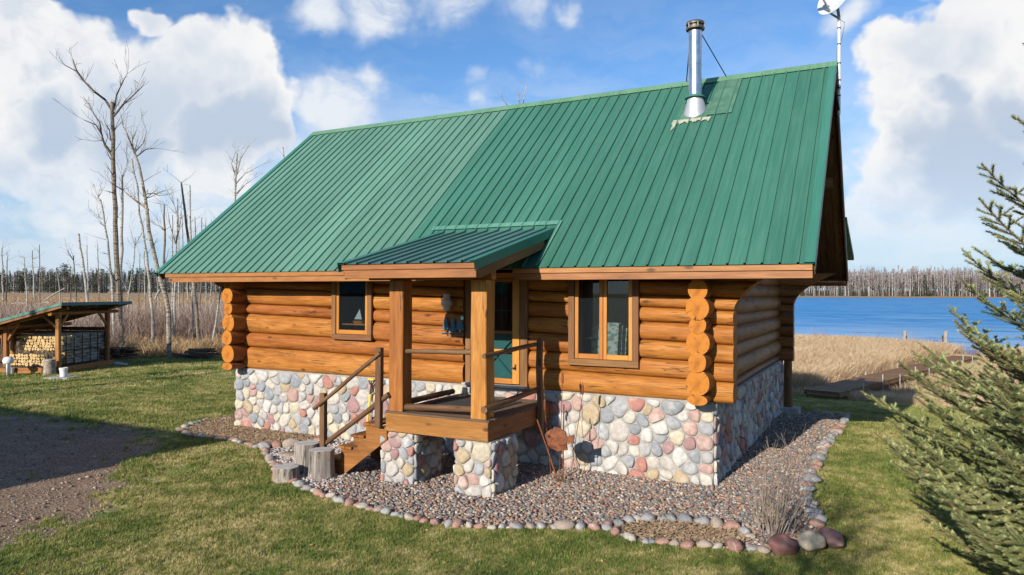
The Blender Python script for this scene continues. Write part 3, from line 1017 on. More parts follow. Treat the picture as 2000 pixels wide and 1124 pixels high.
bed = sheet('gravel_bed', BED, 0.012, BEDM)
mulch_a = sheet('mulch_bed', MULCH_A, 0.018, MULCH)
mulch_b = sheet('mulch_bed', MULCH_B, 0.018, MULCH)


def pebble_mesh(name, mat, sd, sub=1, sq=0.6):
    bm = bmesh.new()
    bmesh.ops.create_icosphere(bm, subdivisions=sub, radius=0.5)
    for v in bm.verts:
        q = noise.noise_vector(v.co * 1.7 + Vector((sd * 3.1, sd, 0)))
        v.co += q * 0.13
        if sub >= 2:
            v.co += noise.noise_vector(v.co * 2.6 + Vector((sd, 4.0, sd * 2.0))) * 0.13 + noise.noise_vector(v.co * 7.0 + Vector((sd, 9.0, 1.0))) * 0.02
        v.co.z *= sq
        v.co.x *= 1.15
    me = bpy.data.meshes.new(name)
    bm.to_mesh(me)
    bm.free()
    me.polygons.foreach_set('use_smooth', [True] * len(me.polygons))
    me.materials.append(mat)
    return me


def sample_poly(poly, dens, rs, reject=None):
    p = np.array(poly)
    lo, hi = p.min(0), p.max(0)
    n = int((hi[0] - lo[0]) * (hi[1] - lo[1]) * dens)
    x = rs.uniform(lo[0], hi[0], n)
    y = rs.uniform(lo[1], hi[1], n)
    k = inpoly(poly, x, y)
    if reject is not None:
        k &= ~reject(x, y)
    return x[k], y[k]


rs = np.random.RandomState(3)


def pale_zone(x, y):
    return inpoly([(-8.1, -1.5), (-7.0, -2.1), (-6.0, -2.8), (-5.2, -2.9), (-5.35, -1.9), (-5.6, -0.6), (-6.6, -0.2), (-7.3, 0.1), (-7.7, -0.9)],
                  x + rs.normal(0, 0.12, x.shape), y + rs.normal(0, 0.12, x.shape))


def in_mulch(x, y):
    return inpoly(MULCH_A, x, y) | inpoly(MULCH_B, x, y)


def scatter_pebbles(name, x, y, mat, lo, hi, sd):
    n = len(x)
    sc = rs.uniform(lo, hi, n)
    z = ground_z(x, y) + 0.012 + sc * 0.16 + np.where(rs.rand(n) < 0.3, sc * 0.25, 0)
    rot = np.stack([rs.uniform(-.5, .5, n), rs.uniform(-.5, .5, n), rs.uniform(0, 6.28, n)], 1)
    s3 = np.stack([sc * rs.uniform(.8, 1.25, n), sc * rs.uniform(.8, 1.2, n), sc * rs.uniform(.8, 1.3, n)], 1)
    pr = [pebble_mesh(name + '_p', mat, sd + i) for i in range(6)]
    o = scatter(name, np.stack([x, y, z], 1), rot, s3, rs.randint(0, 6, n), pr)
    return o


hidden_left = lambda x, y: (x < -10.0) & (y > 2.5)
x, y = sample_poly(BED, 1100, rs, lambda x, y: in_mulch(x, y) | hidden_left(x, y))
pz = pale_zone(x, y)
far_ = (y > 4) & (rs.rand(len(x)) < 0.35)
scatter_pebbles('bed_gravel', x[~pz & ~far_], y[~pz & ~far_], PEBBLE, 0.026, 0.056, 1)
scatter_pebbles('pale_gravel', x[pz], y[pz], PALEPEB, 0.03, 0.065, 20)
tag(bpy.data.objects['bed_gravel'], 'mixed red, grey and brown pebbles covering the bed around the cabin')
tag(bpy.data.objects['pale_gravel'], 'pale pinkish white gravel at the foot of the stairs')


def chip_mesh(i):
    mb = MB()
    r2 = random.Random(i)
    a, b = r2.uniform(.35, .5), r2.uniform(.12, .22)
    mb.add([(-a, -b, 0), (a * .9, -b * .7, .04), (a, b, 0.02), (-a * .8, b * 1.1, .05), (-a, -b, .06), (a * .9, -b * .7, .10), (a, b, .08), (-a * .8, b * 1.1, .11)],
           [(4, 5, 6, 7), (0, 1, 5, 4), (1, 2, 6, 5), (2, 3, 7, 6), (3, 0, 4, 7)])
    return mb.mesh('chip', [CHIP])


def chips(name, poly, dens, rej=None):
    x, y = sample_poly(poly, dens, rs, rej)
    n = len(x)
    rot = np.stack([rs.uniform(-.5, .5, n), rs.uniform(-.5, .5, n), rs.uniform(0, 6.28, n)], 1)
    sc = rs.uniform(.03, .065, n)
    return scatter(name, np.stack([x, y, np.full(n, .022) + rs.uniform(0, .025, n)], 1), rot, np.stack([sc, sc, sc], 1), rs.randint(0, 5, n), [chip_mesh(i) for i in range(5)])


tag(chips('wood_chips', MULCH_A, 1500, hidden_left), 'golden wood chips in the bed under the small window')
tag(chips('wood_chips', MULCH_B, 1300), 'golden wood chips between two rows of stones')

# border stones of the bed
ROCKS = [pebble_mesh('border_stone', ROCK, 60 + i, 2, 0.75) for i in range(9)]


def border(pts, parent, lo, hi, step=None):
    pts = [np.array(p, float) for p in pts]
    seg = [np.linalg.norm(pts[i + 1] - pts[i]) for i in range(len(pts) - 1)]
    tot = sum(seg)
    s = 0.0
    while s < tot:
        k, t = 0, s
        while t > seg[k] and k < len(seg) - 1:
            t -= seg[k]
            k += 1
        p = pts[k] + (pts[k + 1] - pts[k]) * min(1, t / seg[k])
        d = rnd.uniform(lo, hi)
        if rnd.random() < 0.12:
            d *= 1.3
        o = link('stone', rnd.choice(ROCKS), parent, (p[0] + rnd.uniform(-.03, .03), p[1] + rnd.uniform(-.03, .03), d * 0.22 + float(ground_z(p[0], p[1]))))
        o.rotation_euler = (rnd.uniform(-.25, .25), rnd.uniform(-.25, .25), rnd.uniform(0, 6.3))
        o.scale = (d, d * rnd.uniform(.75, 1.0), d * rnd.uniform(.75, 1.05))
        s += d * 1.02


border(BED[1:20], bed, 0.10, 0.175)
border(BED[21:29], bed, 0.12, 0.21)
border([(-0.78, -2.5), (-0.62, -2.15), (-0.03, -1.83), (0.35, -1.8), (0.66, -1.82), (0.92, -2.15)], mulch_b, 0.12, 0.21)
border([(-7.95, -1.35), (-7.6, -0.9), (-7.2, -0.5)], mulch_a, 0.2, 0.32)
for (x, y, d, e, m, lab) in [(1.27, -2.42, .33, .25, REDROCK, 'large dark red boulder lying in front of the bare shrub'),
                             (1.55, -2.17, .30, .26, TANROCK, 'large tan rounded boulder just right of the dark red one'),
                             (1.72, -1.95, .33, .25, PURROCK, 'long purplish red boulder at the outer corner of the gravel bed')]:
    me = pebble_mesh('boulder', m, int(x * 40), 3, 0.72)
    o = link('boulder', me, None, (x, y, .11))
    o.scale = (d * .92, e * .95, .29)
    o.rotation_euler = (.1, .05, {1.27: 0.5, 1.55: 0.9, 1.72: 2.4}[x])
    tag(o, lab, 'boulder', 'boulders at the corner of the bed')

# stepping stones
for x, y, a, b, rz in [(-7.05, -1.50, .36, .24, .3), (-6.45, -1.55, .36, .22, .9)]:
    me = pebble_mesh('stepping_stone', SLABSTONE, int(abs(x) * 10), 2, 0.22)
    o = link('stepping_stone', me, bed, (x, y, .035))
    o.scale = (a * 1.6, b * 1.7, .28)
    o.rotation_euler = (0, 0, rz)


# ------------------------------------------------------------------ grass on the lawn
def tuft_mesh(i, n, h, w, spread):
    r2 = random.Random(100 + i)
    mb = MB()
    for k in range(n):
        a, d = r2.uniform(0, 6.28), r2.uniform(0, spread)
        x, y = d * math.cos(a), d * math.sin(a)
        b, l = r2.uniform(0, 6.28), h * r2.uniform(.5, 1.1)
        lean = r2.uniform(.1, .9) * l
        dx, dy = math.cos(b), math.sin(b)
        px, py = -dy * w / 2, dx * w / 2
        mb.add([(x - px, y - py, -0.005), (x + px, y + py, -0.005), (x + dx * lean * .4 + px * .7, y + dy * lean * .4 + py * .7, l * .6),
                (x + dx * lean * .4 - px * .7, y + dy * lean * .4 - py * .7, l * .6), (x + dx * lean, y + dy * lean, l * .95)],
               [(0, 1, 2, 3), (3, 2, 4)], 0, r2.random())
    return mb.mesh('grass_tuft', [BLADE], fixn=False)


def lawn_pts(n, rmin, rmax, a0, a1, pw=0.75):
    u = rs.rand(n)
    r = rmin * (rmax / rmin) ** (u ** pw)
    a = rs.uniform(a0, a1, n)
    # a: angle from the viewing direction, positive to the left
    dx = -math.sin(YAW) * np.cos(a) - math.cos(YAW) * np.sin(a)
    dy = math.cos(YAW) * np.cos(a) - math.sin(YAW) * np.sin(a)
    return CAM[0] + r * dx, CAM[1] + r * dy, r


def lawn_ok(x, y):
    k = ~inpoly(BED, x, y) & ~((x > -10.3) & (x < 0) & (y > 0) & (y < 8.1))
    k &= marsh_d(x, y) < 0.35
    d = dirt_f(x, y)
    nz = np.array([noise.noise(Vector((a * 1.2, b * 1.2, 0))) + 0.6 * noise.noise(Vector((a * 5, b * 5, 3))) for a, b in zip(x, y)])
    k &= (d + nz * 0.6 + rs.uniform(-.16, .16, len(x))) < 0.47
    return k


x, y, r = lawn_pts(185000, 5.4, 24, R(-42), R(46))
k = lawn_ok(x, y)
x, y, r = x[k], y[k], r[k]
n = len(x)
hz = np.array([noise.noise(Vector((a * 1.6, b * 1.6, 7))) + .7 * noise.noise(Vector((a * 6, b * 6, 11))) for a, b in zip(x, y)])
sc = rs.uniform(.75, 1.25, n) * np.clip(r / 9.0, 0.9, 1.9) * np.clip(1 + .55 * hz, .45, 1.6)
rot = np.stack([np.zeros(n), np.zeros(n), rs.uniform(0, 6.28, n)], 1)
tag(scatter('lawn_grass', np.stack([x, y, ground_z(x, y)], 1), rot, np.stack([sc, sc, sc * .9], 1), rs.randint(0, 6, n),
            [tuft_mesh(i, 16, .041, .0050, .052) for i in range(6)]), 'short patchy green and tan lawn grass')
x, y, r = lawn_pts(26000, 22, 48, R(-42), R(46), 1.0)
k = lawn_ok(x, y)
x, y, r = x[k], y[k], r[k]
n = len(x)
sc = rs.uniform(.8, 1.3, n)
rot = np.stack([np.zeros(n), np.zeros(n), rs.uniform(0, 6.28, n)], 1)
tag(scatter('far_lawn_grass', np.stack([x, y, ground_z(x, y)], 1), rot, np.stack([sc, sc, sc], 1), rs.randint(0, 4, n),
            [tuft_mesh(50 + i, 40, .075, .014, .22) for i in range(4)]), 'lawn grass farther off by the woodshed')

# small stones on the bare drive
x, y, r = lawn_pts(16000, 6, 22, R(8), R(46))
k = (dirt_f(x, y) > .5)
x, y = x[k], y[k]
n = len(x)
sc = rs.uniform(.012, .035, n) * (1 + (rs.rand(n) < .06) * 1.2)
tag(scatter('drive_gravel', np.stack([x, y, sc * .15], 1), np.stack([rs.uniform(-.5, .5, n), rs.uniform(-.5, .5, n), rs.uniform(0, 6.28, n)], 1),
            np.stack([sc, sc, sc], 1), rs.randint(0, 4, n), [pebble_mesh('drive_stone', DRIVEST, 80 + i) for i in range(4)]), 'small brown stones on the bare earth drive')

# fallen leaves
x = np.concatenate([rs.uniform(1.3, 5, 420), rs.uniform(-6, 2, 130), rs.uniform(-14, -6, 90)])
y = np.concatenate([rs.uniform(-4, 8, 420), rs.uniform(-7, -2.6, 130), rs.uniform(-7, 1, 90)])
k = ~inpoly(BED, x, y)
x, y = x[k], y[k]
n = len(x)
mbl = []
for i in range(3):
    mb = MB()
    mb.add([(-.5, 0, 0), (-.1, -.3, .08), (.5, 0, .02), (-.1, .3, .1)], [(0, 1, 2, 3)], 0, i / 3)
    mbl.append(mb.mesh('leaf', [LEAFM]))
sc = rs.uniform(.03, .055, n)
tag(scatter('fallen_leaves', np.stack([x, y, ground_z(x, y) + .03], 1), np.stack([rs.uniform(-.5, .5, n), rs.uniform(-.5, .5, n), rs.uniform(0, 6.28, n)], 1),
            np.stack([sc, sc, sc], 1), rs.randint(0, 3, n), mbl), 'brown fallen leaves scattered on the lawn')


# ------------------------------------------------------------------ the log cabin
cabin = thing('log_cabin', (-5.1, 4.0, 0.0), 'log cabin with green metal roof on a cobblestone base, small covered porch in front', 'cabin')
TAN = math.tan(R(39.95))
CO, SI = math.cos(R(39.95)), math.sin(R(39.95))
EY, EZ, RY = -0.76, 3.35, 4.035
SLOPE = (RY - EY) / CO
RZ = EZ + (RY - EY) * TAN
XL, XR = -11.855, 1.465


# cobblestones ------------------------------------------------------
def clip_poly(poly, a, b, c):
    """keep a*x+b*y<=c"""
    out = []
    n = len(poly)
    for i in range(n):
        p, q = poly[i], poly[(i + 1) % n]
        dp, dq = a * p[0] + b * p[1] - c, a * q[0] + b * q[1] - c
        if dp <= 0:
            out.append(p)
        if (dp < 0 < dq) or (dq < 0 < dp):
            t = dp / (dp - dq)
            out.append((p[0] + t * (q[0] - p[0]), p[1] + t * (q[1] - p[1])))
    return out


def cells(W, H, sp, seed, quoin=False):
    r2 = np.random.RandomState(seed)
    pts = []
    tries = 0
    rad = []
    if quoin:
        for xe, sg in ((0, 1), (W, -1)):
            z = r2.uniform(.08, .12)
            while z < H:
                hh = r2.uniform(.15, .27)
                pts.append((xe + sg * r2.uniform(.09, .14), z + hh / 2 - .06))
                rad.append(hh * .5)
                z += hh
    while tries < 7000:
        tries += 1
        p = (r2.uniform(0, W), r2.uniform(0, H))
        rr = sp * (r2.uniform(0.30, 0.42) if r2.rand() < .55 else r2.uniform(0.42, 0.74))
        if all((p[0] - q[0]) ** 2 + ((p[1] - q[1]) * 1.08) ** 2 > (rr + s) ** 2 for q, s in zip(pts, rad)):
            pts.append(p)
            rad.append(rr)
    out = []
    for i, p in enumerate(pts):
        poly = [(0, 0), (W, 0), (W, H), (0, H)]
        for j, q in enumerate(pts):
            if i == j:
                continue
            dx, dy = q[0] - p[0], q[1] - p[1]
            d2 = dx * dx + dy * dy
            if d2 > (4 * sp) ** 2:
                continue
            # power cell
            c = (q[0] ** 2 + q[1] ** 2 - p[0] ** 2 - p[1] ** 2 - rad[j] ** 2 + rad[i] ** 2) / 2
            poly = clip_poly(poly, dx, dy, c)
            if len(poly) < 3:
                break
        if len(poly) >= 3:
            out.append(poly)
    return out


def round_poly(poly, gap, W, H, n=13):
    p = np.array(poly)
    c = p.mean(0)
    d = np.linalg.norm(p - c, axis=1).mean()
    if d < 0.03:
        return None
    f = max(0.6, 1 - gap / d)
    p = c + (p - c) * f
    for k in range(2):
        q = []
        m = len(p)
        for i in range(m):
            a, b = p[i], p[(i + 1) % m]
            w = 0.19 if k == 0 else 0.25
            q += [a * (1 - w) + b * w, a * w + b * (1 - w)]
        p = np.array(q)
    seg = np.linalg.norm(np.roll(p, -1, 0) - p, axis=1)
    cs = np.concatenate([[0], np.cumsum(seg)])
    pp = np.vstack([p, p[:1]])
    t = np.linspace(0, cs[-1], n + 1)[:-1]
    return np.stack([np.interp(t, cs, pp[:, 0]), np.interp(t, cs, pp[:, 1])], 1)


def stone_geo(mb, loop, O, U, V, N, thick, tint):
    n = len(loop)
    c = loop.mean(0)
    rr = np.random.RandomState(int(abs(c[0] * 1000 + c[1] * 77)) % 10000)
    lv = [(1.0, -0.02), (0.985, 0.50), (0.87, 0.88), (0.52, 1.0)]
    vs, fs = [], []
    tilt = rr.uniform(-.18, .18, 2)
    ext = np.abs(loop - c).max()
    for s, h in lv:
        for k in range(n):
            q = c + (loop[k] - c) * s
            hh = h * thick * (1 + (rr.uniform(-.12, .12) if 0 < h < 1 else 0)) + (tilt[0] * (q[0] - c[0]) + tilt[1] * (q[1] - c[1])) * max(h, 0)
            vs.append(O + U * q[0] + V * q[1] + N * hh)
    for i in range(len(lv) - 1):
        for k in range(n):
            k2 = (k + 1) % n
            fs.append((i * n + k, i * n + k2, (i + 1) * n + k2, (i + 1) * n + k))
    fs.append(tuple((len(lv) - 1) * n + k for k in range(n)))
    mb.add(vs, fs, 0, tint)


def stone_face(parent, O, U, V, W, H, sp, seed, maxn=999, thick=0.055, order=None):
    O, U, V = (np.array(a, float) for a in (O, U, V))
    N = np.cross(U, V)
    r2 = random.Random(seed)
    cs = [round_poly(c, 0.0055, W, H) for c in cells(W, H, sp, seed, W > 9)]
    cs = [c for c in cs if c is not None]
    if order:
        cs.sort(key=order)
    rest = MB()
    last = 0
    for i, lp in enumerate(cs):
        t = r2.random()
        th = thick * r2.uniform(.75, 1.25)
        if i < maxn:
            mb = MB()
            stone_geo(mb, lp, O, U, V, N, th, t + 1e-4)
            put('stone', mb, WALLSTONE, parent, 60)
        else:
            stone_geo(rest, lp, O, U, V, N, th, t + 1e-4)
    if rest.v:
        put('stones', rest, WALLSTONE, parent, 60, None, 'stuff')
    return len(cs)


fnd = MB()
fnd.box((-10.24, 0.012, -0.3), (-0.012, 0.35, 1.285))
fnd.box((-0.33, 0.352, -0.3), (-0.012, 8.07, 1.285))
fnd.box((-10.24, 0.352, -0.3), (-9.94, 8.07, 1.285))
fnd.box((-9.938, 7.77, -0.3), (-0.332, 8.07, 1.285))
foundation = put('foundation', fnd, MORTAR, cabin)
n1 = stone_face(foundation, (-10.26, 0.03, -0.03), (1, 0, 0), (0, 0, 1), 10.255, 1.30, 0.226, 11)
n2 = stone_face(foundation, (-0.03, 0.03, -0.03), (0, 1, 0), (0, 0, 1), 8.04, 1.30, 0.225, 12, max(0, 296 - n1), 0.055, lambda c: c[:, 0].mean())
print('foundation stones', n1, n2)


# logs --------------------------------------------------------------
def flare_r(z):
    return 0.28 + max(0.0, (z - 2.62) / 0.5) ** 2 * 0.36


def log_part(x0, x1, zb, zt, yr, yc, axis, e0=None, e1=None, clamps=(), mat=LOG, name='log', seed=0):
    """log along world x (axis 0) or y (axis 1); zb, zt: bottom / top height as functions of the position along it"""
    L = x1 - x0
    ns = max(4, int(L / 0.22))
    st = sorted(set([i / ns for i in range(ns + 1)] + [min(1, max(0, (c + d - x0) / L)) for a, b, z in clamps for c in (a, b) for d in (-.012, .012)]))
    n = 18
    zc0 = (zb((x0 + x1) / 2) + zt((x0 + x1) / 2)) / 2
    vs, fs, ms = [], [], []
    sd = seed * 7.31 + 3
    for t in st:
        s = x0 + L * t
        b, u = zb(s), zt(s)
        zc, hh = (b + u) / 2, (u - b) / 2
        for k in range(n):
            a = 2 * math.pi * k / n
            cy, sz = math.cos(a), math.sin(a)
            y = yr * math.copysign(abs(cy) ** (0.62 if axis == 0 else 0.95), cy)
            z = zc + hh * (1.01 if axis == 0 else 1.02) * math.copysign(abs(sz) ** (0.85 if axis == 0 else 0.97), sz)
            q = noise.noise(Vector((s * 0.9, math.cos(a) * .6 + sd, math.sin(a) * .6)))
            q2 = noise.noise(Vector((s * 3.5, math.cos(a) * 1.4 + sd, math.sin(a) * 1.4)))
            y += (q * 0.016 + q2 * 0.006) * math.copysign(1, cy) * abs(cy)
            z += (q * 0.004) * sz
            for ca, cb, cz in clamps:
                if ca < s < cb:
                    z = min(z, cz)
            ss = s
            if e0 is not None or e1 is not None:
                a0 = e0(z) if e0 else x0
                a1 = e1(z) if e1 else x1
                ss = a0 + t * (a1 - a0)
            vs.append((ss, y, z))
    m = len(st)
    for i in range(m - 1):
        for k in range(n):
            k2 = (k + 1) % n
            fs.append((i * n + k, (i + 1) * n + k, (i + 1) * n + k2, i * n + k2))
            ms.append(0)
    for i, rev in ((0, False), (m - 1, True)):
        ring = [i * n + k for k in range(n)]
        c = np.mean([vs[j] for j in ring], 0)
        vs.append(tuple(c))
        ci = len(vs) - 1
        for k in range(n):
            a, b = ring[k], ring[(k + 1) % n]
            fs.append((a, b, ci) if not rev else (b, a, ci))
            ms.append(1)
    xm = (x0 + x1) / 2
    v = np.array(vs) - np.array((xm, 0, zc0))
    me = bpy.data.meshes.new(name)
    me.from_pydata(v.tolist(), [], fs)
    me.materials.append(mat)
    me.materials.append(LOGEND)
    me.polygons.foreach_set('material_index', ms)
    me.polygons.foreach_set('use_smooth', [True] * len(fs))
    me.set_sharp_from_angle(angle=R(50))
    if axis == 0:
        return link(name, me, cabin, (xm, yc, zc0))
    return link(name, me, cabin, (yc, xm, zc0), (0, 0, math.pi / 2))


LZ = [1.27, 1.75, 2.06, 2.47, 2.68, 3.03, 3.20, 3.42]
RZL = [1.27, 1.59, 1.876, 2.15, 2.45, 2.665, 2.855, 3.10]
TOPX = 3.42


def bnd(i):
    if i == 8:
        return lambda x: 3.44
    return lambda x: LZ[i] + (RZL[i] - LZ[i]) * min(1, max(0, (x + 10.0) / 10.28))


OPEN = [(-7.40, -6.53, 2.07, 3.21), (-4.44, -3.16, 1.2, 3.26), (-2.28, -1.23, 1.82, 3.21)]
er = lambda z: flare_r(z)
elf = lambda z: -10.26 - flare_r(z)
sd = 1
for i in range(8):
    zb, zt = bnd(i), bnd(i + 1)
    cuts = []
    clamps = []
    for a, b, z0, z1 in OPEN:
        xm = (a + b) / 2
        mid = (zb(xm) + zt(xm)) / 2
        if mid > z0 - 0.03 and mid < z1 + 0.1:
            cuts.append((a, b))
        elif zt(xm) > z0 - 0.02 and mid <= z0 - 0.03:
            clamps.append((a, b, z0 - 0.02))
    xs = [None] + [v for c in cuts for v in c] + [None]
    for j in range(0, len(xs), 2):
        a, b = xs[j], xs[j + 1]
        x0 = -10.54 if a is None else a
        x1 = 0.28 if b is None else b
        log_part(x0, x1, zb, zt, 0.172 if i % 2 == 0 else 0.165, 0.150, 0, elf if a is None else None, er if b is None else None,
                 [c for c in clamps if c[0] > x0 and c[1] < x1], LOG, 'log', sd)
        sd += 1
    log_part(-10.54, 0.28, zb, zt, 0.168, 7.92, 0, elf, er, (), SHADELOG, 'log', sd)
    sd += 1
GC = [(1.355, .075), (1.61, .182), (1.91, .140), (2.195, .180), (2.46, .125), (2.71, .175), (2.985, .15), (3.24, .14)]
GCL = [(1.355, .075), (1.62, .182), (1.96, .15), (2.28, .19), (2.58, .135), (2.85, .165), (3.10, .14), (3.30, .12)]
for lst, xc, m in ((GC, -0.165, SHADELOG), (GCL, -10.06, SHADELOG)):
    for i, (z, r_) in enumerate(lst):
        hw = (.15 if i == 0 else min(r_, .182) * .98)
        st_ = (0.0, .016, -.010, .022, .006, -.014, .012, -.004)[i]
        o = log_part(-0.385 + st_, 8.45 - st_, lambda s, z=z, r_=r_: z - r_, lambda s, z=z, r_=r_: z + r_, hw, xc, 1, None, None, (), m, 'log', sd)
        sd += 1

# gable boards ------------------------------------------------------
gb = part_root('gable_wall', (-0.15, 4.0, 3.4), cabin)
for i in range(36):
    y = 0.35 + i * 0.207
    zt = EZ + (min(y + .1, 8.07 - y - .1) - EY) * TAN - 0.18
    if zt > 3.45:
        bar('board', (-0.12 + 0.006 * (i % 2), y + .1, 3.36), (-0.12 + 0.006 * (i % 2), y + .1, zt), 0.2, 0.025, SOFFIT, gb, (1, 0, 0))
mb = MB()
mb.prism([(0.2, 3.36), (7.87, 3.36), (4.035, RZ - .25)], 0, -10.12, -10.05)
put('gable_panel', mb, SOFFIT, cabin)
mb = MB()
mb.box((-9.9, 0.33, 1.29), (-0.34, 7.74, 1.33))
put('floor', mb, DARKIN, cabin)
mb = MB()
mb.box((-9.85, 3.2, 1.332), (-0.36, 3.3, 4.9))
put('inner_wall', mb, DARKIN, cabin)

# roof --------------------------------------------------------------
roof = part_root('roof', (-5.1, 4.035, EZ), cabin)


def rp(x, s, h, back=False):
    y, z = EY + s * CO - h * SI, EZ + s * SI + h * CO
    return (x, 2 * RY - y if back else y, z)


def quadstrip(mb, prof, f0, f1, mat=0):
    """prof: list of (x, h); f0/f1 map (x,h) to world points at both ends"""
    n = len(prof)
    mb.add([f0(x, h) for x, h in prof] + [f1(x, h) for x, h in prof], [(i, i + 1, n + i + 1, n + i) for i in range(n - 1)], mat)


RIB = 0.2286


def ribs(x0, x1, ribh=0.030, first=0.0):
    pr = [(x0, 0.0)]
    k = math.ceil((x0 - first) / RIB - 1e-6)
    while True:
        xr = first + k * RIB
        if xr > x1 + .03:
            break
        for dx, h in ((-.017, 0), (-.012, ribh), (.012, ribh), (.017, 0)):
            if x0 + .0005 < xr + dx < x1:
                pr.append((xr + dx, h))
        k += 1
    pr.append((x1, 0.0 if pr[-1][1] == 0 else pr[-1][1]))
    return pr


PW = RIB * 4
SEAM = -5.60
x = SEAM
edges = []
while x < XR - .02:
    edges.append((x, min(x + PW, XR - .01), ROOFA))
    x += PW
x = SEAM
while x > XL + .02:
    edges.append((max(x - PW, XL + .01), x, ROOFB))
    x -= PW
edges.sort(key=lambda e: e[0])
for i, (a, b, m) in enumerate(edges):
    lift = 0.0012 * (i % 2)
    mb = MB()
    quadstrip(mb, ribs(a + .0292, b + .0292 if b < XR - .05 else b, 0.030, SEAM), lambda x, h: rp(x, -0.035, h + lift), lambda x, h: rp(x, SLOPE - .02, h + lift))
    o = put('roof_panel', mb, m, roof, False, None, None, False)
    if m is ROOFB and a < -11:
        o['label'] = 'paler faded roof panel on the far end'
    mb = MB()
    quadstrip(mb, ribs(a + .0292, b + .0292 if b < XR - .05 else b, 0.030, SEAM), lambda x, h: rp(x, SLOPE - .02, h + lift, True), lambda x, h: rp(x, -0.035, h + lift, True))
    put('roof_panel', mb, m, roof, False, None, None, False)
for bk in (False, True):
    mb = MB()
    pts = [rp(x, s, h, bk) for x in (XL + .03, XR - .03) for s, h in ((0.03, -.02), (SLOPE - .03, -.02), (SLOPE - .06, -.08), (0.03, -.08))]
    mb.add(pts, [(0, 1, 2, 3), (7, 6, 5, 4), (0, 4, 5, 1), (1, 5, 6, 2), (2, 6, 7, 3), (3, 7, 4, 0)])
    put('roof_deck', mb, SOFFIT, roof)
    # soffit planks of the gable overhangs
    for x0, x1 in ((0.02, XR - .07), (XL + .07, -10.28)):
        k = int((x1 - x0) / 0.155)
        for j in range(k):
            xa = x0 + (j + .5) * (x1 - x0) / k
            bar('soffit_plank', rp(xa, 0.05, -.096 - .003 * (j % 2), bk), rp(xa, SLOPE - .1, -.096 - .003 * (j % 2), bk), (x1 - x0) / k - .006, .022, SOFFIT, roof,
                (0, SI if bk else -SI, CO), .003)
    # rake trim (metal) and rake board
    for xe, sg in ((XR, 1), (XL, -1)):
        mb = MB()
        prof = [(xe - sg * .135, .021), (xe - sg * .128, .030), (xe, .030), (xe + sg * .004, .024), (xe + sg * .004, -.085), (xe - sg * .012, -.10)]
        quadstrip(mb, prof, lambda x, h: rp(x, -0.04, h, bk), lambda x, h: rp(x, SLOPE + .02, h, bk))
        put('rake_trim', mb, ROOFT, roof, False, None, None, False)
        bar('rake_board', rp(xe - sg * .022, 0.0, -.13, bk), rp(xe - sg * .022, SLOPE - .09, -.13, bk), .035, .17, SOFFIT, roof, (0, SI if bk else -SI, CO))
mb = MB()
for bk in (False, True):
    mb.add([rp(XL - .01, SLOPE - .17, .030, bk), rp(XR + .01, SLOPE - .17, .030, bk), rp(XR + .01, SLOPE + .03, .034, bk), rp(XL - .01, SLOPE + .03, .034, bk),
            rp(XL - .01, SLOPE - .17, .021, bk), rp(XR + .01, SLOPE - .17, .021, bk)], [(0, 1, 2, 3), (4, 5, 1, 0)])
put('ridge_cap', mb, ROOFR, roof, False, None, None, False)
# fascia boards at the eaves
for yb, zo, face in ((EY, 0, 1), (2 * RY - EY, 0, -1)):
    for a, b in (((-11.56, -4.80), (-3.04, 1.435)) if face == 1 else ((-11.56, 1.435),)):
        bar('fascia', (a, yb + face * .010, 3.281), (b, yb + face * .010, 3.281), .03, .078, FASCIA, roof, (0, 0, 1), .004)
        bar('fascia', (a + (.09 if a < -11 else 0), yb + face * .036, 3.186), (b, yb + face * .036, 3.186), .035, .102, FASCIA, roof, (0, 0, 1), .004)
# closure under the eaves
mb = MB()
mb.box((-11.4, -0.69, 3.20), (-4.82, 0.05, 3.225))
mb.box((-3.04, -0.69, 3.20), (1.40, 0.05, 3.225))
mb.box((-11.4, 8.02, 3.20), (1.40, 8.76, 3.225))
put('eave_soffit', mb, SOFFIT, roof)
# purlin and ridge logs sticking out of the gable
for y, z in ((2.0, 5.36), (6.07, 5.36), (4.035, 6.98)):
    pole('purlin', (-0.6, y, z), (1.28, y, z), .15, .145, [SOFFIT, SOFFIT], roof, 14, .004, 6)
    pole('purlin', (-11.6, y, z), (-9.8, y, z), .15, .145, [SOFFIT, SOFFIT], roof, 14, .004, 6)

# stove pipe
CX, CY = -0.985, 2.95
CZ = EZ + (CY - EY) * TAN
chim = part_root('stove_pipe', (CX, CY, CZ), cabin)
n = 28


def lathe(mb, prof, cx, cy, n=28, mat=0):
    vs, fs = [], []
    for r_, z in prof:
        for k in range(n):
            a = 2 * math.pi * k / n
            vs.append((cx + r_ * math.cos(a), cy + r_ * math.sin(a), z))
    for i in range(len(prof) - 1):
        for k in range(n):
            k2 = (k + 1) % n
            fs.append((i * n + k, i * n + k2, (i + 1) * n + k2, (i + 1) * n + k))
    mb.add(vs, fs, mat)


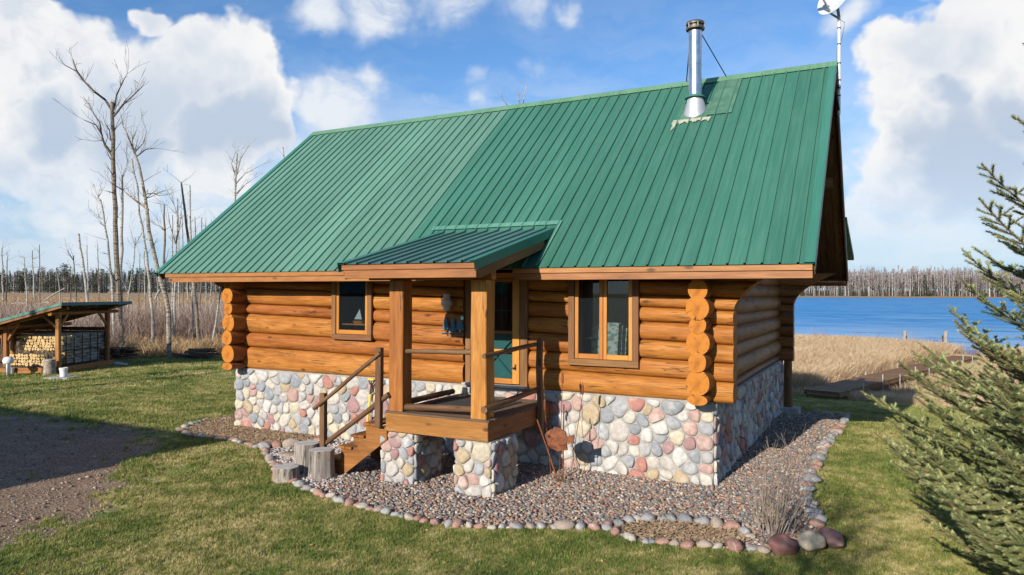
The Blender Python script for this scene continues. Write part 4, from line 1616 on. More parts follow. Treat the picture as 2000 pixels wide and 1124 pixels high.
mb = MB()
lathe(mb, [(.128, CZ), (.128, 7.36), (.133, 7.365), (.133, 7.375), (.128, 7.38), (.128, 8.03), (.11, 8.05), (.0, 8.05)], CX, CY)
put('pipe', mb, STEEL, chim, 40)
mb = MB()
mb.box((CX - .004, CY - .133, CZ + .2), (CX + .004, CY - .127, 8.0))
put('pipe_seam', mb, STEELDULL, chim)
mb = MB()
lathe(mb, [(.175, 8.06), (.178, 8.07), (.178, 8.105), (.17, 8.11)], CX, CY)
lathe(mb, [(.0, 8.225), (.10, 8.235), (.165, 8.21), (.178, 8.19), (.178, 8.155), (.17, 8.15), (.0, 8.19)], CX, CY)
lathe(mb, [(.0, 8.052), (.145, 8.055), (.145, 8.18), (.0, 8.182)], CX, CY)
for k in range(6):
    a = k * math.pi / 3
    mb.box((CX + .172 * math.cos(a) - .008, CY + .172 * math.sin(a) - .008, 8.08), (CX + .172 * math.cos(a) + .008, CY + .172 * math.sin(a) + .008, 8.18))
put('rain_cap', mb, plain('sooty_cap_steel', (0.16, 0.14, 0.12), 0.5, 0.6, 0.5), chim, 40)
mb = MB()
lathe(mb, [(.13, 6.79), (.20, 6.735), (.205, 6.725), (.128, 6.75)], CX, CY)
put('storm_collar', mb, ROOFT, chim, 40)
mb = MB()
N_ = 28
top, bot = [], []
for k in range(N_):
    a = 2 * math.pi * k / N_
    top.append((CX + .145 * math.cos(a), CY + .145 * math.sin(a), 6.735))
    yy = CY + .20 * math.sin(a) - .01
    bot.append((CX + .21 * math.cos(a), yy, EZ + (yy - EY) * TAN + .035))
mb.add(top + bot, [(k, (k + 1) % N_, N_ + (k + 1) % N_, N_ + k) for k in range(N_)])
put('flashing_cone', mb, STEELDULL, chim, 40)
mb = MB()
cs_ = (CY - EY) / CO
mb.add([rp(CX - .30, cs_ - .34, .024), rp(CX + .27, cs_ - .34, .024), rp(CX + .27, cs_ + .35, .024), rp(CX - .30, cs_ + .35, .024)], [(0, 1, 2, 3)])
mb.add([rp(CX + .27, cs_ - .22, .023), rp(CX + .72, cs_ - .22, .023), rp(CX + .72, SLOPE - .15, .023), rp(CX + .27, SLOPE - .15, .023)], [(0, 1, 2, 3)])
put('flashing_plate', mb, plain('weathered_flashing', (0.085, 0.19, 0.125), 0.6, 0.0, 0.3, 4.0, 0.1), chim, False, None, None, False)
mb = MB()
r3 = random.Random(5)
edge = []
k = 34
lo = []
for i in range(k + 1):
    t = i / k
    x_ = CX - .36 + .72 * t
    depth = .05 + .09 * abs(math.sin(t * 17.0 + .6)) * r3.uniform(.3, 1.3)
    if i in (3, 4, 5):
        depth = .30 + .10 * (i == 4)
    edge.append(rp(x_, cs_ - .30, .0255))
    lo.append(rp(x_ - .02 * depth * 8, cs_ - .33 - depth, .0225))
mb.add(edge + lo, [(i, i + 1, k + 2 + i, k + 1 + i) for i in range(k)])
put('sealant_drips', mb, SEAL, chim, False, None, None, False)
for dx in (-.44, .38):
    pole('brace', (CX + (.11 if dx > 0 else -.11), CY + .06, 7.98), (CX + dx, RY, RZ + .03), .011, .011, IRON, chim, 6, 0, 1)

# windows -----------------------------------------------------------


def window(x0, x1, z0, zt, nsash):
    w = part_root('window', ((x0 + x1) / 2, -.02, (z0 + zt) / 2), cabin)
    tw = .105
    bar('frame', (x0 + tw / 2, -.047, z0 + tw - .002), (x0 + tw / 2, -.047, zt), .055, tw, TRIM, w, (1, 0, 0), .004)
    bar('frame', (x1 - tw / 2, -.047, z0 + tw - .002), (x1 - tw / 2, -.047, zt), .055, tw, TRIM, w, (1, 0, 0), .004)
    bar('frame', (x0, -.049, z0 + tw / 2), (x1, -.049, z0 + tw / 2), .055, tw, TRIM, w, (0, 0, 1), .004)
    a, b = x0 + tw, x1 - tw
    zb = z0 + tw
    # lining
    mb = MB()
    mb.box((a - .03, -.018, zb - .03), (a, .32, zt))
    mb.box((b, -.018, zb - .03), (b + .03, .32, zt))
    mb.box((a, -.018, zb - .03), (b, .32, zb))
    put('jamb', mb, TRIM, w)
    sw = (b - a) / nsash
    for i in range(nsash):
        sa, sb = a + i * sw + .003, a + (i + 1) * sw - .003
        st = .062
        bar('sash', (sa + st / 2, -.030, zb + .003), (sa + st / 2, -.030, zt), .04, st, SASH, w, (1, 0, 0), .006)
        bar('sash', (sb - st / 2, -.030, zb + .003), (sb - st / 2, -.030, zt), .04, st, SASH, w, (1, 0, 0), .006)
        bar('sash', (sa + st, -.029, zb + .045), (sb - st, -.029, zb + .045), .038, .082, SASH, w, (0, 0, 1), .006)
        mb = MB()
        mb.add([(sa + st - .005, -.022, zb + .075), (sb - st + .005, -.022, zb + .075), (sb - st + .005, -.022, zt), (sa + st - .005, -.022, zt)], [(0, 1, 2, 3)])
        put('pane', mb, GLASS, w, False, None, None, False)
        mb = MB()
        mb.add([(sa + st - .005, -.010, zb + .075), (sb - st + .005, -.010, zb + .075), (sb - st + .005, -.010, zt), (sa + st - .005, -.010, zt)], [(0, 1, 2, 3)])
        put('insect_screen', mb, SCREEN, w, False, None, None, False)
    return w


window(-7.47, -6.47, 2.0, 3.20, 1)
window(-2.36, -1.16, 1.745, 3.20, 2)

# door --------------------------------------------------------------
door = part_root('door', (-3.76, 0, 1.33), cabin)
D0, D1 = -4.25, -3.27
for xa, yt in ((D0 - .075, .03), (D1 + .075, -.03)):
    bar('door_trim', (xa, yt, 1.33), (xa, yt, 3.28), .06, .145, TRIM, door, (1, 0, 0))
bar('door_trim', (D0, -.045, 3.235), (D1, -.045, 3.235), .06, .09, SASH, door)
bar('threshold', (D0 - .14, -.05, 1.315), (D1 + .14, -.05, 1.315), .2, .04, CONC, door)
for xa in (D0 + .07, D1 - .07):
    bar('stile', (xa, -.05, 1.36), (xa, -.05, 3.185), .04, .135, SASH, door, (1, 0, 0))
for z0, hh, m in ((1.40, .09, SASH), (1.925, .05, SASH), (2.245, .06, TRIM), (3.15, .07, SASH)):
    bar('rail', (D0 + .14, -.05, z0), (D1 - .14, -.05, z0), .038, hh, m, door)
for za, zc in ((1.445, 1.90), (1.95, 2.215), (2.275, 3.115)):
    mb = MB()
    mb.add([(D0 + .135, -.05, za), (D1 - .135, -.05, za), (D1 - .135, -.05, zc), (D0 + .135, -.05, zc)], [(0, 1, 2, 3)])
    put('pane', mb, GLASS, door, False, None, None, False)
inner = MB()
inner.box((D0 + .02, .04, 1.35), (D1 - .02, .085, 2.27))
inner.box((D0 + .02, .04, 3.08), (D1 - .02, .085, 3.18))
inner.box((D0 + .02, .04, 2.271), (D0 + .13, .085, 3.079))
inner.box((D1 - .13, .04, 2.271), (D1 - .02, .085, 3.079))
put('inner_door', inner, TEAL, door)
for xa, xb, za, zb in ((D0 + .1, D1 - .1, 1.42, 2.2), (D1 - .1, D0 + .1, 1.42, 2.2)):
    bar('cross_buck', (xa, .03, za), (xb, .03, zb), .02, .07, TEAL, door, (0, 1, 0))
for xa in (D0 + .40, D0 + .58, D0 + .76):
    bar('muntin', (xa, .05, 2.275), (xa, .05, 3.08), .02, .016, TEALD, door, (1, 0, 0))
bar('muntin', (D0 + .13, .05, 2.62), (D1 - .13, .05, 2.62), .02, .016, TEALD, door)
mb = MB()
mb.box((D1 - .085, -.08, 1.60), (D1 - .055, -.069, 1.70))
mb.tube([(D1 - .07, -.08, 1.645), (D1 - .07, -.12, 1.645), (D1 - .13, -.125, 1.64)], [.012, .012, .012], 8)
put('handle', mb, BLACKP, door, 40)

# porch -------------------------------------------------------------
PF, PB = (-2.62, 3.352), (0.12, 4.037)
PS = math.hypot(PB[0] - PF[0], PB[1] - PF[1])
pc, ps = (PB[0] - PF[0]) / PS, (PB[1] - PF[1]) / PS


def pp(x, s, h):
    return (x, PF[0] + s * pc - h * ps, PF[1] + s * ps + h * pc)


PX0, PX1 = -5.03, -2.645
proof = part_root('porch_roof', (-3.8, -1.3, 3.6), cabin)
x = PX0 + .02
i = 0
while x < PX1 - .02:
    b = min(x + PW, PX1 - .005)
    mb = MB()
    quadstrip(mb, ribs(x, b, 0.030, PX0 + .14), lambda x, h: pp(x, -.03, h + .001 * (i % 2)), lambda x, h: pp(x, PS, h + .001 * (i % 2)))
    put('roof_panel', mb, ROOFC, proof, False, None, None, False)
    x = b
    i += 1
mb = MB()
pts = [pp(x, s, h) for x in (PX0 + .03, PX1 - .03) for s, h in ((.02, -.02), (PS, -.02), (PS, -.07), (.02, -.07))]
mb.add(pts, [(0, 1, 2, 3), (7, 6, 5, 4), (0, 4, 5, 1), (1, 5, 6, 2), (2, 6, 7, 3), (3, 7, 4, 0)])
put('roof_deck', mb, SOFFIT, proof)
for xe, sg in ((PX1, 1), (PX0, -1)):
    mb = MB()
    prof = [(xe - sg * .11, .020), (xe - sg * .10, .026), (xe, .026), (xe + sg * .004, .02), (xe + sg * .004, -.115), (xe - sg * .01, -.12)]
    quadstrip(mb, prof, lambda x, h: pp(x, -.035, h), lambda x, h: pp(x, PS + .02, h))
    put('rake_trim', mb, ROOFT, proof, False, None, None, False)
    bar('rake_board', pp(xe - sg * .024, .06, -.175), pp(xe - sg * .024, PS - .55, -.175), .035, .15, TRIM, proof, (0, -ps, pc))
bar('fascia', (PX0 + .05, -2.612, 3.298), (PX1 - .002, -2.612, 3.298), .035, .075, FASCIA, proof)
bar('fascia', (PX0 + .09, -2.590, 3.197), (PX1 + .012, -2.590, 3.197), .04, .124, FASCIA, proof)
bar('beam', (PX0 + .1, -1.98, 3.22), (PX1 - .06, -1.98, 3.22), .14, .20, TIMBER, proof)
mb = MB()
mb.add([rp(-5.2, (PB[0] - EY) / CO - .02, .028), rp(-2.62, (PB[0] - EY) / CO - .02, .028), rp(-2.62, (PB[0] - EY) / CO + .10, .026), rp(-5.2, (PB[0] - EY) / CO + .10, .026)], [(0, 1, 2, 3)])
mb.add([rp(-2.63, 0.0, .026), rp(-2.575, 0.0, .026), rp(-2.575, (PB[0] - EY) / CO + .1, .0262), rp(-2.63, (PB[0] - EY) / CO + .1, .0262)], [(0, 1, 2, 3)])
put('flashing', mb, FLASH, proof, False, None, None, False)

for x0, x1 in ((-4.475, -4.215), (-3.015, -2.755)):
    bar('porch_post', ((x0 + x1) / 2, -1.99, 1.105), ((x0 + x1) / 2, -1.99, 3.12), .255, .26, [TIMBER, LOGEND], cabin, (1, 0, 0), .012, .014)

deck = part_root('porch_deck', (-3.6, -1.1, 1.0), cabin)
bar('rim_board', (-4.50, -2.132, .945), (-2.70, -2.132, .945), .042, .275, STEPW, deck)
bar('rim_board', (-2.722, -2.110, .945), (-2.722, -.02, .945), .042, .275, STEPW, deck)
bar('rim_board', (-4.478, -2.110, .945), (-4.478, -.02, .945), .042, .275, STEPW, deck)
for i in range(15):
    y = -2.085 + i * .1435
    bar('deck_board', (-4.515 - rnd.uniform(0, .01), y, 1.098), (-2.69 + rnd.uniform(0, .02), y, 1.098), .137, .03, DECKW, deck, (0, 0, 1), .006, .002)
for i in range(4):
    bar('joist', (-4.3 + i * .5, -2.1, .97), (-4.3 + i * .5, -.02, .97), .04, .2, STEPW, deck)

for x0, y0, w, d in ((-4.64, -2.10, .63, .76), (-3.28, -2.13, .63, .78)):
    mb = MB()
    mb.box((x0 + .018, y0 + .018, -.2), (x0 + w - .018, y0 + d, .805))
    pier = put('porch_pier', mb, MORTAR, cabin)
    sdp = int(abs(x0) * 100)
    stone_face(pier, (x0 + .005, y0 + .035, -.02), (1, 0, 0), (0, 0, 1), w - .01, .82, .205, sdp)
    stone_face(pier, (x0 + w - .035, y0 + .02, -.02), (0, 1, 0), (0, 0, 1), d - .02, .82, .205, sdp + 1)
    stone_face(pier, (x0 + .035, y0 + d, -.02), (0, -1, 0), (0, 0, 1), d - .02, .82, .205, sdp + 2)

# stairs
stairs = part_root('stairs', (-5.1, -1.6, .5), cabin)
noses = [(-4.94, .895), (-5.19, .69), (-5.44, .485), (-5.68, .28)]
saw = [(-4.502, .88)]
for xn, z in noses:
    saw += [(xn + .03, z - .04)] + ([(xn + .03, z - .245)])
saw = [(-4.502, .855)]
for i, (xn, z) in enumerate(noses):
    saw.append((xn + .035, z - .042))
    nz = noses[i + 1][1] - .042 if i < 3 else .03
    saw.append((xn + .035, nz))
saw += [(-5.36, .02), (-4.502, .66)]
for y0 in (-2.125, -1.10):
    mb = MB()
    mb.prism(saw, 1, y0, y0 + .042)
    put('stringer', mb, STEPW, stairs)
for xn, z in noses:
    for q in (0, 1):
        xa = xn + .065 + q * .137
        bar('step', (xa, -2.16, z - .02), (xa, -1.02, z - .02), .130, .038, STEPW, stairs, (0, 0, 1), .006)
bar('newel', (-5.735, -2.175, 0.0), (-5.735, -2.175, 1.30), .085, .10, RAIL, stairs, (1, 0, 0), .006, .006)
bar('rail_post', (-4.605, -2.185, .86), (-4.605, -2.185, 2.08), .085, .105, RAIL, stairs, (1, 0, 0), .006, .008)
pole('handrail', (-4.55, -2.235, 2.0), (-5.88, -2.235, 1.05), .034, .032, RAIL, stairs, 8, .012)
pole('handrail', (-4.44, -2.15, 1.37), (-5.69, -2.15, .50), .045, .04, RAIL, stairs, 8, .012)
rails = part_root('porch_railing', (-3.0, -1.5, 1.6), cabin)
pole('rail', (-4.22, -2.02, 2.025), (-3.0, -2.02, 2.07), .036, .042, RAIL, rails, 8, .02)
pole('rail', (-4.22, -2.03, 1.175), (-3.0, -2.03, 1.235), .052, .052, RAIL, rails, 8, .01)
pole('rail', (-2.735, -2.22, 2.03), (-2.715, -.50, 2.095), .036, .036, RAIL, rails, 8, .02)
pole('rail', (-2.735, -2.20, 1.27), (-2.715, -.50, 1.365), .055, .045, RAIL, rails, 8, .01)
bar('rail_post', (-2.655, -.53, .66), (-2.655, -.53, 2.19), .095, .085, RAIL, rails, (1, 0, 0), .008, .025)
pole('rail', (-4.46, -1.75, 1.19), (-4.46, -.3, 1.19), .05, .05, RAIL, rails, 8, .01)

# back corner post on its footing, roof of the lakeside porch
pole('corner_post', (.10, 8.33, .05), (.10, 8.33, 1.30), .105, .10, [SOFFIT, SOFFIT], cabin, 12, .008)
mb = MB()
mb.box((-.10, 8.05, -.4), (.38, 8.55, .07))
put('post_footing', mb, CONC, cabin)
mb = MB()
mb.box((-.02, 8.24, 1.27), (.18, 8.42, 1.47))
put('post_cap', mb, SOFFIT, cabin)
back = part_root('back_porch', (-2, 10, 4), cabin)
mb = MB()
mb.add([(-7, 7.3, 4.72), (1.5, 7.3, 4.72), (1.5, 11.6, 4.02), (-7, 11.6, 4.02), (-7, 7.3, 4.62), (1.5, 7.3, 4.62), (1.5, 11.6, 3.90), (-7, 11.6, 3.90)],
       [(0, 1, 2, 3), (7, 6, 5, 4), (1, 5, 6, 2), (2, 6, 7, 3), (0, 3, 7, 4)])
put('porch_roof', mb, ROOFT, back)
for x in (-6.6, -2.8, 1.1):
    if x < 0:
        bar('porch_post', (x, 11.3, -.6), (x, 11.3, 3.93), .2, .2, SOFFIT, back, (1, 0, 0))


# ------------------------------------------------------------------ things around the cabin
# satellite dish
dish = thing('satellite_dish', (1.50, 4.15, 6.40), 'grey white satellite dish on a tall pole at the roof peak', 'satellite dish')
mb = MB()
mb.tube([(1.50, 4.15, 6.40), (1.50, 4.15, 8.30)], [.028, .028], 10)
put('mast', mb, WHITEP, dish, 40)
for z in (6.75, 7.05, 7.38, 7.75, 8.06):
    mb = MB()
    mb.tube([(1.50, 4.15, z), (1.50, 4.15, z + .025)], [.033, .033], 10)
    put('clamp', mb, BLACKP, dish, 40)
mb = MB()
mb.box((1.44, 4.02, 6.90), (1.53, 4.17, 6.94))
mb.tube([(1.46, 4.05, 6.72), (1.50, 4.15, 6.45)], [.02, .02], 6)
mb.tube([(1.44, 3.9, 6.9), (1.50, 4.12, 6.48)], [.018, .018], 6)
put('bracket', mb, IRON, dish)
dc = Vector((1.44, 4.05, 8.62))
dn = Vector((-0.50, -0.78, 0.36)).normalized()
du = dn.cross(Vector((0, 0, 1))).normalized()
dv = du.cross(dn).normalized()
mb = MB()
vs, fs = [], []
N_ = 32
for side in (0, 1):
    for i, rr_ in enumerate((0.0, .12, .23, .31, .345)):
        for k in range(N_):
            a = 2 * math.pi * k / N_
            hgt = (rr_ / .345) ** 2 * .055 - side * .012
            vs.append(dc + du * (rr_ * math.cos(a)) + dv * (rr_ * 1.08 * math.sin(a)) + dn * hgt)
for side in (0, 1):
    for i in range(4):
        for k in range(N_):
            b = (side * 5 + i) * N_
            k2 = (k + 1) % N_
            fs.append((b + k, b + N_ + k, b + N_ + k2, b + k2))
for k in range(N_):
    fs.append((4 * N_ + k, 9 * N_ + k, 9 * N_ + (k + 1) % N_, 4 * N_ + (k + 1) % N_))
mb.add(vs, fs)
put('reflector', mb, DISHM, dish, 60)
foot = dc - dv * .34 - dn * .02
tipp = dc - dv * .14 + dn * .46
mb = MB()
mb.tube([Vector((1.50, 4.15, 8.26)), foot + dn * .02, tipp], [.022, .02, .018], 8)
mb.tube([dc - dn * .03, Vector((1.50, 4.15, 8.28))], [.03, .028], 8)
put('feed_arm', mb, GREYP, dish, 40)
mb = MB()
mb.tube([tipp - du * .11, tipp + du * .11], [.045, .045], 10)
mb.tube([tipp, tipp + dv * .07 - dn * .05], [.045, .05], 10)
put('receiver', mb, WHITEP, dish, 40)
mb = MB()
mb.tube([foot, Vector((1.60, 4.1, 8.15)), Vector((1.57, 4.13, 7.95)), Vector((1.53, 4.15, 7.8))], [.004] * 4, 5)
mb.tube([Vector((1.47, 4.13, 7.7)), Vector((1.45, 4.13, 7.45)), Vector((1.47, 4.12, 7.2)), Vector((1.47, 4.1, 6.9))], [.004] * 4, 5)
put('cable', mb, BLACKP, dish)

# jug-shaped lantern on the wall
jug = thing('wall_lantern', (-4.70, -.13, 2.62), 'pale milk can shaped lantern hanging on the log wall by the door', 'lantern')
mb = MB()
lathe(mb, [(0, 2.60), (.062, 2.60), (.068, 2.66), (.07, 2.665)], -4.70, -.14, 20)
put('base', mb, CERAM, jug, 50)
mb = MB()
lathe(mb, [(.066, 2.665), (.098, 2.70), (.108, 2.745), (.100, 2.79), (.066, 2.825)], -4.70, -.14, 20)
put('body', mb, CERAM, jug, 50)
mb = MB()
lathe(mb, [(.066, 2.825), (.058, 2.88), (.066, 2.905), (.055, 2.91), (0, 2.905)], -4.70, -.14, 20)
put('neck', mb, CERAM, jug, 50)
mb = MB()
pts = [(-4.79 - .035 * math.sin(t), -.14, 2.79 + .10 * t / math.pi) for t in np.linspace(0, math.pi, 9)]
mb.tube(pts, [.008] * 9, 6)
put('handle', mb, IRON, jug, 50)

# cut-out metal pines
art = thing('metal_wall_art', (-4.62, -.06, 2.20), 'blue green cut-out metal pine trees with a small moon below the lantern', 'wall art')
for (cx, zb, h, w) in ((-4.775, 2.235, .28, .17), (-4.625, 2.20, .30, .16), (-4.475, 2.235, .26, .21)):
    pts = []
    lv = 5
    for i in range(lv):
        z = zb + .05 + (h - .05) * i / lv
        wd = w / 2 * (1 - i / lv) + .012
        pts += [(cx - wd, z - .018), (cx - wd * .45, z + .028)]
    left = pts
    poly = left + [(cx, zb + h)] + [(2 * cx - a, b) for a, b in reversed(left)]
    mb = MB()
    mb.prism(poly, 1, -.062, -.055)
    put('pine_cutout', mb, BLUEMET, art)
    mb = MB()
    mb.box((cx - .012, -.061, zb - .015), (cx + .012, -.056, zb + .04))
    put('pine_trunk', mb, SEAL if cx != -4.625 else BLUEMET, art)
mb = MB()
lathe(mb, [(0, 0), (.036, 0), (.036, .006), (0, .006)], 0, 0, 18)
mb.v = [(-4.43 + x_, -.055 - z_, 2.475 + y_) for x_, y_, z_ in mb.v]
put('moon', mb, WHITEP, art)
mb = MB()
mb.box((-4.87, -.055, 2.185), (-4.40, -.05, 2.205))
put('ground_bar', mb, BLUEMET, art)

# door mat
mat_ = MB()
mat_.box((-4.35, -1.35, 1.1145), (-3.05, -.40, 1.128))
o = put('door_mat', mat_, MATM)
tag(o, 'dark rubber mat lying on the porch deck by the door', 'door mat')

# sailboat on the sill, chair behind the double window
boat = thing('toy_sailboat', (-6.93, .10, 2.31), 'little white sail of a model boat behind the small window', 'model boat')
mb = MB()
mb.add([(-7.03, .10, 2.40), (-6.84, .10, 2.40), (-6.895, .10, 2.60), (-7.03, .112, 2.40), (-6.84, .112, 2.40), (-6.895, .112, 2.60)],
       [(0, 1, 2), (5, 4, 3), (0, 3, 4, 1), (1, 4, 5, 2), (2, 5, 3, 0)])
put('sail', mb, SAILC, boat)
mb = MB()
mb.add([(-7.05, .07, 2.37), (-6.82, .07, 2.37), (-6.78, .105, 2.38), (-6.82, .14, 2.37), (-7.05, .14, 2.37), (-7.02, .09, 2.31), (-6.85, .105, 2.31), (-7.02, .12, 2.31)],
       [(0, 1, 2, 3, 4), (0, 5, 6, 1), (1, 6, 2), (2, 6, 3), (3, 6, 7, 4), (4, 7, 5, 0), (5, 7, 6)])
mb.tube([(-6.895, .106, 2.37), (-6.895, .106, 2.61)], [.005, .005], 6)
mb.box((-7.35, .04, 2.285), (-6.58, .2, 2.31))
put('hull', mb, SASH, boat)
chair = thing('armchair', (-1.85, .95, 1.33), 'patterned pale green chair back seen through the double window', 'armchair')
mb = MB()
mb.add([(-2.22, .62, 1.62), (-1.62, .62, 1.62), (-1.60, .70, 2.33), (-1.78, .71, 2.42), (-2.06, .71, 2.42), (-2.26, .70, 2.30),
        (-2.22, .78, 1.62), (-1.62, .78, 1.62), (-1.60, .84, 2.33), (-1.78, .85, 2.42), (-2.06, .85, 2.42), (-2.26, .84, 2.30)],
       [(0, 1, 2, 3, 4, 5), (11, 10, 9, 8, 7, 6), (0, 6, 7, 1), (1, 7, 8, 2), (2, 8, 9, 3), (3, 9, 10, 4), (4, 10, 11, 5), (5, 11, 6, 0)])
put('backrest', mb, FABRIC, chair)
mb = MB()
mb.box((-2.28, .79, 1.55), (-1.58, 1.45, 1.78))
put('seat', mb, FABRIC, chair)
for xa in (-2.24, -1.66):
    for ya in (.66, 1.38):
        bar('leg', (xa, ya, 1.33), (xa, ya, 1.56), .05, .05, SASH, chair, (1, 0, 0))

# spade leaning on the stones
sp = thing('spade', (-6.47, -.10, .05), 'yellow shafted spade with black D grip leaning on the stone wall', 'spade')
a0, a1 = Vector((-6.50, -.16, .25)), Vector((-6.455, -.075, 1.16))
mb = MB()
mb.tube([a0, a0.lerp(a1, .80)], [.022, .022], 10)
put('shaft', mb, YELLOWP, sp, 40)
mb = MB()
mb.tube([a0.lerp(a1, .79), a0.lerp(a1, .96)], [.020, .018], 10)
mb.tube([a1 + Vector((-.002, 0, -.03)), a1 + Vector((-.055, 0, .05)), a1 + Vector((-.06, 0, .09))], [.015, .015, .015], 8)
mb.tube([a1 + Vector((.002, 0, -.03)), a1 + Vector((.055, 0, .05)), a1 + Vector((.06, 0, .09))], [.015, .015, .015], 8)
put('grip_yoke', mb, BLACKP, sp, 40)
mb = MB()
mb.tube([a1 + Vector((-.066, 0, .095)), a1 + Vector((.066, 0, .095))], [.02, .02], 10)
put('grip', mb, YELLOWP, sp, 40)
mb = MB()
mb.add([(-6.60, -.17, .30), (-6.40, -.17, .30), (-6.40, -.185, .10), (-6.50, -.19, .02), (-6.60, -.185, .10), (-6.60, -.155, .30), (-6.40, -.155, .30), (-6.40, -.17, .10), (-6.50, -.175, .02), (-6.60, -.17, .10)],
       [(0, 1, 2, 3, 4), (9, 8, 7, 6, 5), (0, 5, 6, 1), (1, 6, 7, 2), (2, 7, 8, 3), (3, 8, 9, 4), (4, 9, 5, 0)])
put('blade', mb, STEELDULL, sp)

# stumps
for cx, cy, r_, h, lab in ((-5.98, -2.28, .205, .50, 'tall grey stump standing at the back beside the stair foot'),
                           (-5.56, -2.40, .195, .46, 'tall grey cracked stump nearest the stairs'),
                           (-5.98, -2.74, .205, .22, 'low grey stump in front of the two tall ones')):
    t = thing('tree_stump', (cx, cy, 0), lab, 'stump', 'stumps beside the stairs')
    N_ = 40
    sdd = rnd.random() * 40
    prof = [noise.noise(Vector((math.cos(2 * math.pi * k / N_) * 1.4, math.sin(2 * math.pi * k / N_) * 1.4, sdd))) * .055 +
            noise.noise(Vector((math.cos(2 * math.pi * k / N_) * 6, math.sin(2 * math.pi * k / N_) * 6, sdd))) * .05 for k in range(N_)]
    rings = []
    mb = MB()
    lv = [(0, 1.13), (.08, 1.06), (.3, 1.0), (.7, .97), (.97, .985), (1.0, .96)]
    vs, fs = [], []
    for zf, s in lv:
        for k in range(N_):
            a = 2 * math.pi * k / N_
            rr_ = r_ * s * (1 + prof[k] * (1.1 - .2 * zf) * 2.2 + .02 * noise.noise(Vector((k * .9, zf * 3, sdd))))
            vs.append((zf * h - h / 2, rr_ * math.cos(a), rr_ * math.sin(a)))
    for i in range(len(lv) - 1):
        for k in range(N_):
            k2 = (k + 1) % N_
            fs.append((i * N_ + k, i * N_ + k2, (i + 1) * N_ + k2, (i + 1) * N_ + k))
    mb.add(vs, fs)
    # local X is the vertical axis so that the grain runs up the stump
    me = mb.mesh('stump_side', [STUMPBARK], 50)
    o = link('side', me, t, (cx, cy, h / 2), (0, -math.pi / 2, 0))
    mb = MB()
    ring = vs[-N_:]
    top = [(h / 2 + .002, v[1] * .93, v[2] * .93) for v in ring]
    mb.add(ring + top + [(h / 2 + .001, 0, 0)], [(k, (k + 1) % N_, N_ + (k + 1) % N_, N_ + k) for k in range(N_)] + [(N_ + k, N_ + (k + 1) % N_, 2 * N_) for k in range(N_)])
    me = mb.mesh('stump_top', [STUMPTOP])
    link('cut_top', me, t, (cx, cy, h / 2), (0, -math.pi / 2, 0))

# rusty fish and cattails
fx, fy = -2.10, -.94
fish = thing('fish_sculpture', (fx, fy, 0), 'rusty sheet metal fish on a stake among metal cattails in the gravel', 'garden sculpture')
poly = [(-.255, .02), (-.22, .10), (-.14, .165), (-.10, .17), (-.085, .205), (-.02, .20), (.03, .185), (.06, .16), (.10, .15), (.125, .05), (.22, .09), (.245, .115), (.25, .06), (.24, .03), (.25, -.02), (.20, -.015), (.13, .015),
        (.125, -.02), (.135, -.13), (.02, -.15), (-.03, -.165), (-.05, -.15), (-.13, -.13), (-.20, -.07)]
mb = MB()
n = len(poly)
zc = .67
vs = [(fx + a - .03, fy - .012 - .03 * max(0, 1 - (a / .2) ** 2 - (b / .15) ** 2), zc + b) for a, b in poly] + [(fx + a - .03, fy + .012, zc + b) for a, b in poly]
vs += [(fx - .07, fy - .055, zc + .01), (fx - .07, fy + .045, zc + .01)]
fs = [(i, (i + 1) % n, n + (i + 1) % n, n + i) for i in range(n)] + [(i, (i + 1) % n, 2 * n) for i in range(n)] + [(n + (i + 1) % n, n + i, 2 * n + 1) for i in range(n)]
mb.add(vs, fs)
put('fish_body', mb, RUST, fish, 30)
mb = MB()
mb.prism([(fx - .02, zc - .03), (fx + .16, zc - .005), (fx + .16, zc - .02), (fx - .02, zc - .055)], 1, fy - .066, fy - .058)
put('fin', mb, RUST, fish)
mb = MB()
lathe(mb, [(0, 0), (.018, 0), (.018, .012), (0, .014)], 0, 0, 12)
mb.v = [(fx - .185 + x_, fy - .04 - z_, zc + .06 + y_) for x_, y_, z_ in mb.v]
put('eye', mb, IRON, fish)
for x0, x1, zt, dy, r_ in ((fx + .02, fx + .03, 1.22, .01, .011), (fx - .03, fx - .36, .98, -.12, .012), (fx - .04, fx - .12, 1.52, .3, .005), (fx + .12, fx + .22, 1.36, .3, .005),
                           (fx - .16, fx - .38, 1.10, .2, .005)):
    mb = MB()
    mb.tube([(x0, fy + .02, -.05), ((x0 + x1) / 2, fy + dy * .5 + .02, zt / 2), (x1, fy + dy + .02, zt)], [r_] * 3, 6)
    put('stake', mb, RUST, fish)
    if r_ < .01:
        mb = MB()
        mb.tube([(x1, fy + dy + .02, zt - .02), (x1, fy + dy + .02, zt), (x1, fy + dy + .02, zt + .13), (x1, fy + dy + .02, zt + .15)], [.006, .019, .019, .006], 8)
        mb.tube([(x1, fy + dy + .02, zt + .15), (x1, fy + dy + .02, zt + .21)], [.004, .002], 5)
        put('cattail_head', mb, RUST, fish, 40)


